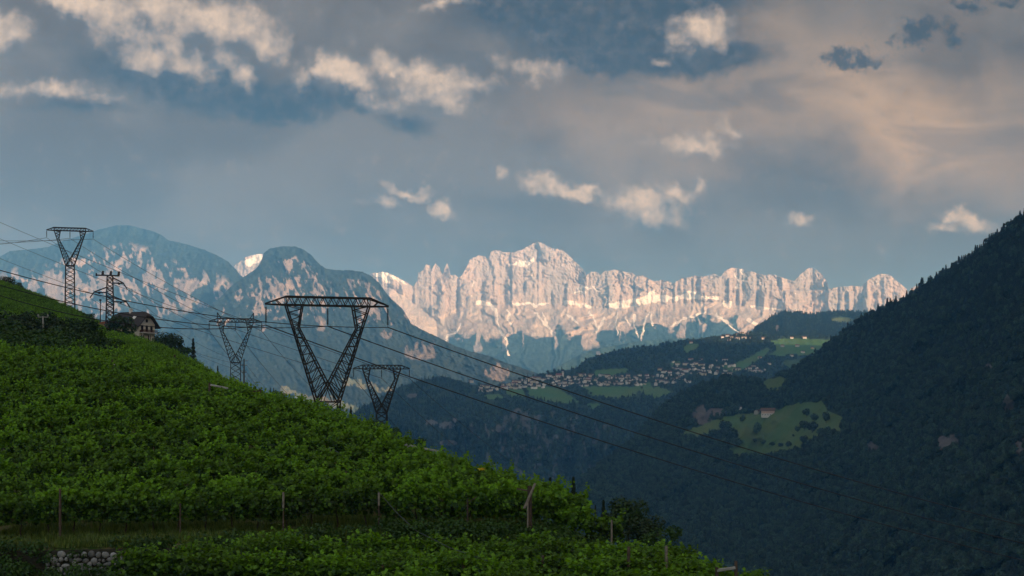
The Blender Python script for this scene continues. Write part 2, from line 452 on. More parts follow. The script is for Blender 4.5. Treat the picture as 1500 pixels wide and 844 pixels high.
# ---------------------------------------------------------------- far terrain
class Ridge:
    """a mountain side: a sheet of ground from its crest down to its foot, with gullies, a back slope and a skirt down to the valley"""
    def __init__(s, name, crest, foot, depth, du, nv, relief, mat, jag=0.0, jagf=0.3, back=1500, vpow=1.0, covers=None):
        x0, x1 = crest[0][0], crest[-1][0]
        s.px = np.arange(x0, x1 + du * 0.5, du)
        top = lin(crest, s.px)
        if jag: top = top - jag * (fbm(s.px * jagf, s.px * 0 + 3.3, 3, 0.6) - 0.5) * 2
        bot = lin(foot, s.px) if isinstance(foot, list) else np.full(s.px.shape, float(foot))
        vv = np.linspace(0, 1, nv) ** vpow
        s.PX = np.repeat(s.px[None], nv, 0)
        s.PY = top[None] + (bot - top)[None] * vv[:, None]
        s.T = np.repeat(vv[:, None], len(s.px), 1)
        s.Y = depth(s.PX, s.PY, s.T) + relief(s.PX, s.PY, s.T)
        s.top, s.bot, s.vpow, s.nv = top, bot, vpow, nv
        X = (s.PX - CX) / FOC * s.Y; Z = (HOR - s.PY) / FOC * s.Y
        nb = 5
        bX, bY, bZ = [], [], []
        for k in range(nb, 0, -1):
            f = k / nb
            yy = s.Y[0] + back * f
            bX.append(X[0] * (yy / s.Y[0])); bY.append(yy); bZ.append(Z[0] - (Z[0] + 396) * (0.15 * f + 0.85 * f * f))
        AX = np.vstack([np.array(bX), X, X[-1:] * 0.99]); AY = np.vstack([np.array(bY), s.Y, s.Y[-1:] * 0.99]); AZ = np.vstack([np.array(bZ), Z, np.full((1, len(s.px)), -397.0)])
        R, C = AX.shape
        V = np.stack([AX, AY, np.maximum(AZ, -397)], -1).reshape(-1, 3)
        i = np.arange(R * C).reshape(R, C)
        F = np.stack([i[:-1, :-1], i[1:, :-1], i[1:, 1:], i[:-1, 1:]], -1).reshape(-1, 4)
        at_ = {}
        cv = covers(s) if covers else {}
        for nm in ('rock', 'scree', 'snow', 'meadow'):
            a = cv.get(nm)
            a = np.zeros(s.PX.shape) if a is None else np.clip(a, 0, 1)
            at_[nm] = np.vstack([np.repeat(a[:1], nb, 0), a, a[-1:]])
        s.cov = cv
        s.obj = link(name, mesh_np(name, V, F, at_), mat)
        s.obj['kind'] = 'structure'
    def depth_at(s, px, py):
        """distance of the ground seen at column px, row py"""
        px = np.asarray(px, float); py = np.asarray(py, float)
        ci = np.clip((px - s.px[0]) / (s.px[1] - s.px[0]), 0, len(s.px) - 1.001); c0 = ci.astype(int); fc = ci - c0
        top = s.top[c0] * (1 - fc) + s.top[c0 + 1] * fc; bot = s.bot[c0] * (1 - fc) + s.bot[c0 + 1] * fc
        v = np.clip((py - top) / (bot - top), 0, 1) ** (1 / s.vpow) * (s.nv - 1)
        v = np.clip(v, 0, s.nv - 1.001); r0 = v.astype(int); fr = v - r0
        g = lambda r, c: s.Y[r, c]
        y = (g(r0, c0) * (1 - fc) + g(r0, c0 + 1) * fc) * (1 - fr) + (g(r0 + 1, c0) * (1 - fc) + g(r0 + 1, c0 + 1) * fc) * fr
        return y, py >= top
    def point(s, px, py):
        y, _ = s.depth_at(px, py)
        return at(px, py, float(y))
    def cover_at(s, nm, px, py):
        ci = np.clip(np.round((px - s.px[0]) / (s.px[1] - s.px[0])).astype(int), 0, len(s.px) - 1)
        v = np.clip((py - s.top[ci]) / (s.bot[ci] - s.top[ci]), 0, 1) ** (1 / s.vpow) * (s.nv - 1)
        return s.cov[nm][np.clip(np.round(v).astype(int), 0, s.nv - 1), ci]

# --- valley ground
def ground_fn(N, out):
    n = N.noise(pos(N), 0.002, 6, 0.6)
    bsdf(N, out, N.mix(n, (0.03, 0.05, 0.02), (0.08, 0.10, 0.045)), 0.95, spec=0.1)
M['ground'] = material('valley_ground', ground_fn)
g = np.linspace(-1, 1, 41)
GX, GY = np.meshgrid(g * 26000, 9000 + g * 17000)
gi = np.arange(41 * 41).reshape(41, 41)
tag(link('ground', mesh_np('ground', np.stack([GX, GY, np.full(GX.shape, -400.0)], -1).reshape(-1, 3),
    np.stack([gi[:-1, :-1], gi[:-1, 1:], gi[1:, 1:], gi[1:, :-1]], -1).reshape(-1, 4)), M['ground']), kind='structure')

# --- the pale rock range at the back
RANGE = [(330,404),(345,388),(360,377),(372,373),(386,372),(400,380),(420,395),(470,420),(520,412),(544,401),(562,398),(576,403),(596,414),(606,420),(611,411),(613,400),(620,396),(624,387),(630,389),(632,395),(638,386),(644,393),(648,404),(651,394),(655,385),(659,397),
         (660,403),(666,402),(672,407),(677,403),(686,386),(688,380),(702,374),(711,376),(715,380),(719,369),(725,366),(736,369),(750,370),(764,366),(778,358),(788,354),(796,357),(809,364),(823,366),(831,372),(842,383),(854,394),
         (859,404),(866,398),(873,398),(880,403),(886,397),(900,395),(912,398),(926,400),(932,404),(943,404),(957,412),(971,410),(988,415),(996,409),(1018,404),(1032,405),(1046,401),(1055,406),(1063,396),(1074,392),(1086,394),(1105,399),
         (1119,403),(1133,402),(1153,409),(1163,412),(1172,402),(1184,393),(1192,392),(1203,401),(1212,413),(1214,423),(1231,420),(1248,419),(1262,420),(1273,409),(1290,401),(1304,403),(1318,415),(1328,423),(1330,427),(1338,419),(1349,419),
         (1400,428),(1480,445),(1600,470)]
CLIFF = [(330,440),(520,455),(570,420),(600,440),(640,470),(680,452),(720,446),(800,446),(880,452),(950,446),(1050,442),(1150,458),(1250,462),(1350,460),(1600,480)]
def range_depth(px, py, t):
    cl = lin(CLIFF, px.ravel()).reshape(px.shape)
    d = np.where(py < cl, 18300 - (py - 355) * 2.2, 18300 - (cl - 355) * 2.2 - (py - cl) * 26)
    return d * 0.75
def range_relief(px, py, t):
    cl = lin(CLIFF, px.ravel()).reshape(px.shape)
    k = sstep(cl - py, -14, 8)
    wx = px + (fbm(px * 0.05, py * 0.05, 3) - 0.5) * 22
    wx = wx + (cl - py) * (fbm(px * 0.014 + 3, py * 0, 2) - 0.5) * 2.2 + (fbm(px * 0.03 + 7, py * 0.07, 3) - 0.5) * 34
    tw = fbm(px * 0.018 + 4, py * 0.02, 3)
    wx = wx + (fbm(px * 0.02, py * 0.09 + 8, 3) - 0.5) * 30 * sstep(tw, 0.35, 0.65)
    r = -250 * (ridged(wx * 0.016, py * 0.010, 3, 0.45) - 0.5) * (0.25 + 0.75 * k) - 85 * (ridged(wx * 0.07, py * 0.016, 3, 0.55) - 0.5) * k * sstep(tw, 0.30, 0.7) - 46 * (fbm(px * 0.30, py * 0.14, 4, 0.65) - 0.5) * k - 24 * (fbm(px * 0.9, py * 0.6, 2, 0.6) - 0.5) * k
    for off, amp in ((16, 50), (34, 65), (58, 50), (78, 40)):          # broken ledges in the walls
        ln = cl - off + 9 * (fbm(px * 0.03, px * 0 + off, 3) - 0.5)
        r = r - amp * sstep(py - ln, -1.5, 1.5) * sstep(fbm(px * 0.05, py * 0 + off * 1.7, 3), 0.42, 0.56) * k
    gul = -260 * (ridged(wx * 0.03 + py * 0.012, py * 0.008, 4, 0.5) - 0.5) - 70 * (fbm(px * 0.2, py * 0.2, 4) - 0.5)
    return (r + gul * (1 - k)) * 0.75
def range_cov(s):
    px, py = s.PX, s.PY
    n = fbm(px * 0.06, py * 0.09, 5); nf = fbm(px * 0.22, py * 0.2, 4, 0.6)
    wx = px + (fbm(px * 0.09, py * 0.09, 4) - 0.5) * 12; wy = py + (fbm(px * 0.12 + 40, py * 0.12, 4) - 0.5) * 8
    cl = lin(CLIFF, px.ravel()).reshape(px.shape)
    tree = lin([(330, 450), (560, 520), (640, 497), (700, 492), (780, 486), (860, 488), (900, 480), (985, 478), (1010, 470), (1030, 462), (1075, 472), (1110, 492), (1180, 500), (1600, 520)], px.ravel()).reshape(px.shape)
    rock = sstep(tree - py + (n - 0.5) * 44, -9, 7)
    fingers = ridged(wx * 0.045, py * 0.006, 3)
    rock = np.maximum(rock, sstep(fingers, 0.70, 0.80) * sstep(tree + 24 - py, -8, 8))
    snow = np.zeros(px.shape); scree = np.zeros(px.shape)
    def poly(a, pts, w=1.0): a[inpoly(wx, wy, pts)] = w
    poly(snow, [(748,389),(757,384),(770,381),(784,379),(783,384),(777,390),(768,392),(756,391)])
    poly(snow, [(883,447),(905,443),(922,440),(940,437),(949,430),(954,423),(960,431),(975,433),(990,434),(1008,427),(1020,430),(1034,434),(1056,435),(1052,440),(1030,439),(1000,438),(975,441),(945,446),(915,451),(890,452)])
    poly(snow, [(826,441),(845,443),(865,447),(873,450),(862,452),(846,448),(830,447)])
    poly(snow, [(748,443),(785,445),(805,442),(806,445),(785,448),(752,446)])
    poly(snow, [(545,401),(562,397),(578,402),(592,411),(600,418),(590,414),(576,408),(570,418),(560,410)])
    poly(snow, [(352,384),(372,372),(390,373),(380,384),(362,392)], 0.7)
    for pts, w in (([(703,443),(716,446),(722,452)], 3), ([(724,452),(727,470),(733,487),(742,500),(746,520)], 1.7), ([(745,453),(748,462),(746,475)], 1.8), ([(786,459),(800,474),(812,490)], 1.6),
                   ([(796,459),(803,475)], 1.4), ([(864,458),(872,468),(873,487),(885,466)], 1.7), ([(832,462),(845,472)], 2), ([(905,460),(903,475),(905,492)], 1.3), ([(918,462),(922,478)], 1.2), ([(930,462),(932,480),(934,494)], 1.6),
                   ([(948,460),(946,478),(940,498)], 1.7), ([(955,462),(958,478)], 1.4), ([(1062,444),(1066,452),(1070,444)], 3), ([(1074,402),(1079,410),(1076,424)], 1.2), ([(1086,395),(1092,403),(1086,412)], 1.3),
                   ([(1100,450),(1140,454),(1168,458)], 1.6), ([(1096,466),(1108,474),(1120,480)], 2.4), ([(1160,456),(1172,462)], 2), ([(848,425),(856,420),(862,424)], 1.4), ([(866,421),(876,427),(886,430)], 1.3), ([(843,429),(856,428)], 1.4),
                   ([(690,420),(694,412)], 1), ([(650,500),(668,485),(674,474)], 1.4), ([(980,478),(1000,468),(1030,460)], 1.6), ([(1050,462),(1070,480),(1090,492)], 1.5)):
        d = dist_line(wx, wy, pts)
        snow = np.maximum(snow, sstep(w - d, -0.6, 0.8) * 0.95)
    left = sstep(px, 565, 590) * sstep(690 - px, -10, 25) * sstep(py - cl, -14, 4) * sstep(lin([(560, 488), (640, 492), (700, 462)], px.ravel()).reshape(px.shape) - py + (n - .5) * 30, -4, 4)
    scree = np.maximum(scree, left * (0.35 + 0.6 * sstep(fbm(wx * 0.07 + py * 0.05, py * 0.02, 4), 0.35, 0.6)))
    scree = np.maximum(scree, sstep(nf + n, 1.08, 1.22) * sstep(py - cl, -10, 8) * sstep(tree + 6 - py, -10, 6) * 0.8)
    pock = sstep(ridged(px * 0.11, py * 0.3, 3), 0.80, 0.90) * sstep(fbm(px * .05, py * .05 + 9, 3), 0.5, 0.62) * 0.62
    snow = np.maximum(snow, pock * sstep(cl + 6 - py, -4, 4))
    return dict(rock=rock, scree=scree, snow=snow, meadow=np.zeros(px.shape))
M['range'] = mountain_mat('pale_dolomite', (0.030, 0.052, 0.050), (0.45, 0.375, 0.345), (0.32, 0.30, 0.30), 0.0037, 0.019, snow=(0.70, 0.68, 0.66), scree=(0.52, 0.46, 0.42), vert=0.3)
R_range = Ridge('mountain_range', RANGE, 600, range_depth, 1.0, 190, range_relief, M['range'], jag=1.1, jagf=0.5, back=2500, vpow=1.15, covers=range_cov)

# --- hazy middle ridge in front of the range
M['blue'] = mountain_mat('far_wooded_hills', (0.04, 0.07, 0.045), (0.4, 0.33, 0.28), (0.3, 0.26, 0.24), 0.003, 0.014)
def cov_blue(s):
    return dict(rock=sstep(dist_line(s.PX, s.PY, [(876, 517), (880, 523)]) * -1, -4, -2) * 0.8)
R_blue = Ridge('distant_hills', [(700,575),(760,560),(800,546),(830,530),(855,517),(880,510),(910,504),(950,498),(990,496),(1030,494),(1080,500),(1140,505),(1300,520)], 600,
               lambda px, py, t: 11000 - (py - 490) * 24, 2.0, 60, lambda px, py, t: -300 * (ridged(px * 0.03, py * 0.015, 4) - 0.5), M['blue'], jag=0.8, jagf=0.4, covers=cov_blue)

# --- left massif and the dome in front of it
MASSIF = [(-160,420),(-80,398),(0,376),(14,368),(40,366),(70,362),(95,352),(120,345),(145,336),(160,333),(172,330),(190,330),(205,334),(222,338),(236,344),(246,352),(262,355),(280,360),(300,366),(318,374),(334,383),(345,394),(352,403),(380,425),(430,455),(520,490)]
M['massif'] = mountain_mat('wooded_limestone', (0.028, 0.042, 0.038), (0.35, 0.285, 0.255), (0.235, 0.21, 0.20), 0.006, 0.045, vert=0.6)
def massif_cov(s):
    px, py = s.PX, s.PY
    n = fbm(px * 0.055 + 5, py * 0.06, 5, 0.62); f = fbm(px * 0.16, py * 0.10, 4, 0.6)
    dtop = py - np.repeat(s.top[None], s.nv, 0)
    n2 = fbm(px * 0.30 + 9, py * 0.20, 4, 0.65)
    rid = ridged(px * 0.022 + py * 0.010, py * 0.018, 5, 0.5); rid2 = ridged(px * 0.075 - py * 0.03, py * 0.03, 4, 0.55)
    a = n * 0.28 + f * 0.12 + n2 * 0.26 + (rid - 0.58) * 0.30 + rid2 * 0.34 - 0.03
    reg = sstep(dtop, 14, 40) * sstep(470 - py - (px - 200) * 0.12, -20, 25)
    left = sstep(150 - px, -60, 60) * 0.05
    rock = sstep(a + left, 0.505, 0.63) * reg
    scar = sstep(fbm(px * 0.05, py * 0.02 + 7, 4), 0.50, 0.60) * sstep(130 - np.abs(px - 60), 0, 40) * sstep(py, 385, 410) * sstep(480 - py, 0, 20)
    return dict(rock=np.maximum(rock, scar * 0.8))
R_massif = Ridge('rocky_massif', MASSIF, 640, lambda px, py, t: 10800 - (py - 330) * 13, 1.4, 150,
                 lambda px, py, t: -260 * (ridged(px * 0.022 + py * 0.010, py * 0.018, 5, 0.5) - 0.5) - 60 * (fbm(px * 0.2, py * 0.2, 4) - 0.5), M['massif'], jag=0.8, jagf=0.5, covers=massif_cov)

DOME = [(60,640),(140,575),(220,520),(290,462),(318,440),(340,418),(360,404),(376,393),(383,382),(386,371),(395,364),(412,361),(432,361),(444,365),(456,374),(466,385),(476,393),(492,396),(512,396),(530,398),(545,405),(556,415),(566,430),(578,442),(590,453),(598,466),(602,474),
        (616,482),(640,493),(665,506),(690,515),(715,521),(740,531),(765,539),(785,546),(800,553),(840,580),(900,610)]
def dome_cov(s):
    px, py = s.PX, s.PY
    n = fbm(px * 0.06 + 3, py * 0.055, 5, 0.62); f = fbm(px * 0.2, py * 0.09, 4, 0.6)
    n2 = fbm(px * 0.33 + 9, py * 0.16, 4, 0.65)
    rid2 = ridged(px * 0.085 - (py - 440) * 0.04, py * 0.025, 4, 0.55)
    a = n * 0.28 + f * 0.14 + n2 * 0.26 + rid2 * 0.34 - 0.03
    wx = px + (n - 0.5) * 26; wy = py + (f - 0.5) * 18
    band = inpoly(wx, wy, [(325,440),(345,425),(395,410),(440,382),(475,398),(530,405),(565,430),(590,455),(600,476),(575,468),(520,445),(470,428),(420,440),(370,440),(330,446)])
    cap = py - np.repeat(s.top[None], s.nv, 0)
    rock = sstep(a, 0.57, 0.63) * sstep(n * 60 + 455 - py, 0, 30) * sstep(cap, 8, 22)
    rock = np.maximum(rock, band * sstep(a, 0.47, 0.63) * sstep(cap, 6, 18))
    scars = np.zeros(px.shape)
    for (cx, cy, rx, ry) in ((540, 448, 16, 16), (618, 517, 24, 12), (568, 490, 10, 9), (730, 545, 14, 16), (594, 457, 7, 14), (410, 468, 10, 3), (470, 475, 8, 12)):
        scars = np.maximum(scars, sstep(1 - np.hypot((wx - cx) / rx, (wy - cy) / ry) + (f - .5) * 1.2, -0.1, 0.25))
    for (cx, cy, rx, ry, an) in ((520, 560, 36, 5, 0.2), (545, 573, 26, 4, 0.2), (455, 583, 36, 5, 0.22), (535, 605, 26, 5, 0.1), (470, 596, 24, 4, 0.3)):
        pass
    mead = np.zeros(px.shape)
    for pts, w in (([(415, 572), (450, 582), (490, 590), (530, 604), (560, 606)], 4.5), ([(505, 558), (540, 566), (565, 572), (590, 582)], 4.0), ([(440, 588), (470, 598)], 3.0)):
        mead = np.maximum(mead, sstep(w - dist_line(px, wy, pts), -1.5, 1.5))
    return dict(rock=np.maximum(rock, scars * 0.55), meadow=mead, scree=mead * sstep(f, 0.52, 0.6) * 0.9)
M['dome'] = mountain_mat('wooded_dome', (0.026, 0.040, 0.036), (0.36, 0.285, 0.25), (0.25, 0.215, 0.20), 0.007, 0.055, meadow=(0.13, 0.17, 0.11), scree=(0.30, 0.28, 0.26), vert=0.6)
R_dome = Ridge('domed_mountain', DOME, 650, lambda px, py, t: 8900 - (py - 360) * 9, 1.4, 180,
               lambda px, py, t: (-190 * (ridged(px * 0.02 + 2 - py * 0.010, py * 0.016, 5, 0.5) - 0.5) - 50 * (fbm(px * 0.2, py * 0.2, 4) - 0.5)), M['dome'], jag=0.9, jagf=0.6, covers=dome_cov)

# --- dark plateau behind the village
M['plateau'] = mountain_mat('plateau_woods', (0.022, 0.040, 0.028), (0.4, 0.33, 0.28), (0.3, 0.26, 0.24), 0.004, 0.03, meadow=(0.07, 0.12, 0.05))
def plateau_cov(s):
    return dict(rock=sstep(4 - np.hypot((s.PX - 1139), (s.PY - 481) * 0.6), 0, 2), meadow=sstep(6 - np.hypot((s.PX - 1235) * 0.25, (s.PY - 469)), 0, 3) * 0.75)
R_plateau = Ridge('wooded_plateau', [(1060,520),(1090,500),(1103,486),(1108,479),(1120,473),(1131,464),(1148,458),(1170,458),(1190,461),(1215,458),(1250,457),(1290,457),(1350,455),(1450,450),(1600,440)], 540,
                  lambda px, py, t: 6900 - (py - 455) * 14, 2.0, 60, lambda px, py, t: -120 * (ridged(px * 0.03, py * 0.02, 4) - 0.5), M['plateau'], covers=plateau_cov)

# --- village hill
VILL = [(490,625),(515,607),(540,592),(560,580),(590,565),(620,556),(650,552),(670,557),(690,563),(720,566),(745,561),(770,553),(800,547),(820,543),(840,541),(850,535),(858,526),(880,520),(905,513),(930,509),(945,507),(958,508),(975,503),(990,501),(1005,497),(1022,497),(1035,494),(1050,492),(1075,490),(1100,488),(1130,492),(1200,490),(1300,500),(1400,520)]
FIELDS = [([(742,571),(768,570),(772,580),(755,583),(742,577)], 1), ([(772,567),(800,566),(822,572),(846,588),(838,592),(805,589),(775,581)], .9), ([(850,566),(890,566),(938,567),(930,580),(900,584),(870,580)], .85), ([(926,562),(950,561),(960,572),(940,576)], 1),
          ([(870,543),(896,540),(920,540),(918,546),(896,551),(872,550)], .9), ([(1128,500),(1150,496),(1222,497),(1215,508),(1190,520),(1150,522),(1126,522),(1140,512)], 1), ([(1057,536),(1080,532),(1098,524),(1112,514),(1124,508),(1130,512),(1120,522),(1106,532),(1090,542),(1066,546)], 1), ([(1000,510),(1012,503),(1026,504),(1022,512),(1006,517)], .9), ([(983,531),(993,529),(997,535),(986,537)], .8),
          ([(705,579),(730,577),(745,584),(720,586)], .7), ([(935,575),(965,566),(985,575),(960,584)], .6), ([(1140,530),(1175,525),(1190,535),(1160,545)], .5), ([(858,592),(876,590),(880,597),(864,600)], .6)]
def vill_depth(px, py, t):
    return np.interp(py, [485, 510, 545, 590, 640, 760], [6000, 5500, 4950, 4300, 4000, 3550])
def vill_relief(px, py, t):
    k = sstep(py, 585, 620)
    return -90 * (ridged(px * 0.02, py * 0.03, 4) - 0.5) * (1 - k) - 330 * (ridged(px * 0.03 + 3, py * 0.012, 5, 0.55) - 0.45) * k
def vill_cov(s):
    px, py = s.PX, s.PY
    n = fbm(px * 0.07, py * 0.07, 4); f = fbm(px * 0.25, py * 0.12, 4, 0.6)
    wx = px + (n - 0.5) * 10; wy = py + (f - 0.5) * 4
    mead = np.zeros(px.shape)
    for p, w in FIELDS: mead[inpoly(wx, wy, p)] = w
    cl = sstep(f * 0.6 + n * 0.4, 0.50, 0.58) * inpoly(wx, wy, [(690,612),(760,598),(850,605),(905,625),(900,665),(850,700),(800,712),(730,700),(690,650)]) * 0.62
    for (cx, cy, rx, ry) in ((632, 619, 11, 4), (655, 623, 14, 6), (668, 616, 5, 4), (655, 649, 16, 5), (605, 580, 9, 4)):
        cl = np.maximum(cl, sstep(1 - np.hypot((wx - cx) / rx, (wy - cy) / ry), -0.05, 0.3))
    return dict(meadow=mead, rock=cl)
M['village_hill'] = mountain_mat('village_hillside', (0.026, 0.045, 0.028), (0.155, 0.15, 0.15), (0.10, 0.10, 0.105), 0.006, 0.04, meadow=(0.065, 0.155, 0.055), vert=0.5)
R_vill = Ridge('village_hill', VILL, 780, vill_depth, 1.6, 150, vill_relief, M['village_hill'], covers=vill_cov)

# --- dark wooded mountain on the right, with the farm meadow
RIGHT = [(700,860),(760,790),(800,748),(825,727),(860,692),(895,668),(930,640),(955,610),(975,590),(1000,574),(1030,561),(1060,553),(1085,552),(1105,555),(1118,558),(1150,545),(1170,533),(1200,513),(1230,490),(1262,466),(1290,452),(1320,440),(1350,418),(1380,402),(1410,383),(1440,360),(1470,336),(1500,315),(1560,275),(1650,215),(1800,120),(2000,0)]
R_MEADOW = [[(984,636),(1010,630),(1036,621),(1060,612),(1085,606),(1110,606),(1139,600),(1163,592),(1185,589),(1204,588),(1216,603),(1235,611),(1233,638),(1214,630),(1194,645),(1156,662),(1113,669),(1070,669),(1062,660),(1084,650),(1080,632),(1050,634),(1020,642)],
            [(1116,558),(1139,552),(1151,556),(1144,572),(1130,572),(1118,566)]]
def right_depth(px, py, t):
    yt = np.interp(px, [700, 820, 900, 1000, 1110, 1200, 1300, 1500, 1700, 2000], [2350, 2600, 2800, 3000, 3000, 2700, 2350, 1850, 1600, 1350])
    yb = np.interp(px, [700, 900, 1100, 1300, 1500, 1700, 2000], [2000, 1750, 1500, 1280, 1080, 980, 900])
    return yt + (yb - yt) * t
def right_relief(px, py, t):
    return -170 * (ridged(px * 0.010 + py * 0.012, py * 0.007 - px * 0.004, 4, 0.5) - 0.5) * sstep(t, 0.0, 0.2) - 30 * (fbm(px * 0.06, py * 0.06, 3) - 0.5)
def right_cov(s):
    px, py = s.PX, s.PY
    n = fbm(px * 0.07, py * 0.07, 4); f = fbm(px * 0.2, py * 0.2, 4, 0.6)
    wx = px + (n - 0.5) * 12; wy = py + (f - 0.5) * 6
    mead = np.zeros(px.shape)
    for p in R_MEADOW: mead[inpoly(wx, wy, p)] = 1
    rock = np.zeros(px.shape)
    for (cx, cy, rx, ry) in ((1028, 610, 17, 14), (1048, 604, 12, 8), (1446, 540, 13, 8), (1388, 648, 20, 13), (1276, 655, 10, 10), (1478, 600, 10, 14), (1495, 660, 8, 20), (1475, 590, 8, 10), (972, 575, 10, 7)):
        rock = np.maximum(rock, sstep(1 - np.hypot((wx - cx) / rx, (wy - cy) / ry) + (f - .5) * 1.3, -0.05, 0.25))
    return dict(meadow=mead, rock=rock)
M['right'] = mountain_mat('wooded_slope', (0.014, 0.028, 0.020), (0.15, 0.13, 0.125), (0.085, 0.078, 0.075), 0.012, 0.09, meadow=(0.070, 0.130, 0.045))
R_right = Ridge('wooded_mountain', RIGHT, 905, right_depth, 2.5, 170, right_relief, M['right'], covers=right_cov, back=500)

# unseen flank added beside and behind the view, shaped to shade foreground and village
nx, ny = 60, 90
FX = np.linspace(0, 1, nx); FY = np.linspace(-6000, 4300, ny)
Yf = np.repeat(FY[:, None], nx, 1)
inner = np.maximum(760, 0.42 * np.maximum(Yf, 0) + 120)
Xf = inner + FX[None] * (4200 - inner)
hgt = np.interp(Xf - inner, [0, 300, 900, 1500, 2200, 3440], [-390, 260, 1080, 1280, 1100, -390])
hgt = -390 + (hgt + 390) * sstep(4300 - Yf, 0, 1300) * sstep(Yf, -6000, -4600)
hgt = hgt + 130 * (ridged(Xf * 0.0016, Yf * 0.0016, 4) - 0.5) * sstep(hgt, -390, 0)
hgt = np.maximum(hgt, -397)
fi = np.arange(nx * ny).reshape(ny, nx)
flank = link('shading_flank', mesh_np('shading_flank', np.stack([Xf, Yf, hgt], -1).reshape(-1, 3), np.stack([fi[:-1, :-1], fi[:-1, 1:], fi[1:, 1:], fi[1:, :-1]], -1).reshape(-1, 4),
             {k: np.zeros(nx * ny) for k in ('rock', 'scree', 'snow', 'meadow')}), M['right'])
flank['kind'] = 'structure'

# ---------------------------------------------------------------- scatter by geometry nodes (for masses nobody could count)
def leaf_cloud(centers, normals, size, up=0.4, seed=0, lobes=False):
    """folded leaves round the given points: V, F, shade"""
    r = np.random.default_rng(seed); n = len(centers)
    nrm = normals + r.normal(0, 0.55, (n, 3)); nrm[:, 2] += up
    nrm /= np.linalg.norm(nrm, axis=1)[:, None] + 1e-9
    a = r.normal(0, 1, (n, 3)); a -= nrm * (a * nrm).sum(1)[:, None]; a /= np.linalg.norm(a, axis=1)[:, None] + 1e-9
    b = np.cross(nrm, a)
    sz = size * r.uniform(0.65, 1.3, n)[:, None]
    prof = np.array([(-0.5, 0, 0), (0.02, -0.52, 0.12), (0.55, 0, 0.0), (0.02, 0.52, 0.12)])
    V = np.concatenate([(centers + sz * (p[0] * a + p[1] * b + p[2] * nrm))[:, None] for p in prof], 1).reshape(-1, 3)
    i = np.arange(n) * 4
    F = np.concatenate([np.stack([i, i + 1, i + 2], -1), np.stack([i, i + 2, i + 3], -1)])
    sh = np.repeat(r.uniform(0, 1, n), 4)
    return V, F, sh

def lumpy(n, lobes, seed, shell=0.55):
    """points in a crown made of several lobes (centre, radii)"""
    r = np.random.default_rng(seed)
    w = np.array([l[1][0] * l[1][1] for l in lobes]); w /= w.sum()
    k = r.choice(len(lobes), n, p=w)
    d = r.normal(0, 1, (n, 3)); d /= np.linalg.norm(d, axis=1)[:, None]
    rad = shell + (1.08 - shell) * r.random(n) ** 0.5
    C = np.array([l[0] for l in lobes])[k]; R = np.array([l[1] for l in lobes])[k]
    return C + d * rad[:, None] * R, d

def crown_mesh(name, lobes, n, size, seed, mat, shell=0.55, up=0.4):
    p, d = lumpy(n, lobes, seed, shell)
    V, F, sh = leaf_cloud(p, d, size, up, seed + 1)
    me = mesh_np(name, V, F, {'shade': sh}, smooth=False)
    me.materials.append(mat)
    return me

def conifer_mesh(name, h, w, n, size, seed, mat):
    r = np.random.default_rng(seed)
    t = r.random(n) ** 0.75
    ang = r.uniform(0, 2 * math.pi, n)
    tier = 0.75 + 0.35 * np.sin(t * 34 + r.uniform(0, .6, n))
    rad = w * (1 - t) * tier * np.sqrt(r.uniform(0.3, 1, n)) + 0.05 * w
    p = np.stack([rad * np.cos(ang), rad * np.sin(ang), h * (0.06 + 0.94 * t) - rad * 0.25], -1)
    d = np.stack([np.cos(ang), np.sin(ang), np.full(n, 0.25)], -1)
    V, F, sh = leaf_cloud(p, d, size, 0.3, seed + 1)
    me = mesh_np(name, V, F, {'shade': sh}, smooth=False); me.materials.append(mat)
    return me

def scatter_object(name, P, yaw, scl, which, meshes, mat=None):
    """one object: instances of the given meshes on points, by geometry nodes"""
    P = np.asarray(P, np.float32)
    me = bpy.data.meshes.new(name); me.vertices.add(len(P)); me.vertices.foreach_set('co', P.ravel())
    for nm, arr, ty in (('yaw', yaw, 'FLOAT'), ('size', scl, 'FLOAT'), ('which', which, 'INT')):
        a = me.attributes.new(nm, ty, 'POINT'); a.data.foreach_set('value', np.asarray(arr, np.int32 if ty == 'INT' else np.float32))
    o = link(name, me)
    src = bpy.data.collections.new(name + '_kinds')
    for k, m_ in enumerate(meshes):
        so = bpy.data.objects.new(f'{name}_kind_{k:02d}', m_); src.objects.link(so)
    gt = bpy.data.node_groups.new(name + '_scatter', 'GeometryNodeTree')
    gt.interface.new_socket('Geometry', in_out='INPUT', socket_type='NodeSocketGeometry')
    gt.interface.new_socket('Geometry', in_out='OUTPUT', socket_type='NodeSocketGeometry')
    n = gt.nodes; l = gt.links
    gi_ = n.new('NodeGroupInput'); go = n.new('NodeGroupOutput')
    ci = n.new('GeometryNodeCollectionInfo'); ci.inputs[0].default_value = src
    ci.inputs['Separate Children'].default_value = True; ci.inputs['Reset Children'].default_value = True
    iop = n.new('GeometryNodeInstanceOnPoints')
    def na(nm, ty):
        x = n.new('GeometryNodeInputNamedAttribute'); x.data_type = ty; x.inputs[0].default_value = nm; return x.outputs[0]
    cx = n.new('ShaderNodeCombineXYZ'); l.new(na('yaw', 'FLOAT'), cx.inputs[2])
    e2r = n.new('FunctionNodeEulerToRotation'); l.new(cx.outputs[0], e2r.inputs[0])
    l.new(gi_.outputs[0], iop.inputs['Points']); l.new(ci.outputs[0], iop.inputs['Instance'])
    iop.inputs['Pick Instance'].default_value = True
    l.new(na('which', 'INT'), iop.inputs['Instance Index'])
    l.new(e2r.outputs[0], iop.inputs['Rotation']); l.new(na('size', 'FLOAT'), iop.inputs['Scale'])
    l.new(iop.outputs[0], go.inputs[0])
    md = o.modifiers.new('scatter', 'NODES'); md.node_group = gt
    o['kind'] = 'stuff'
    return o

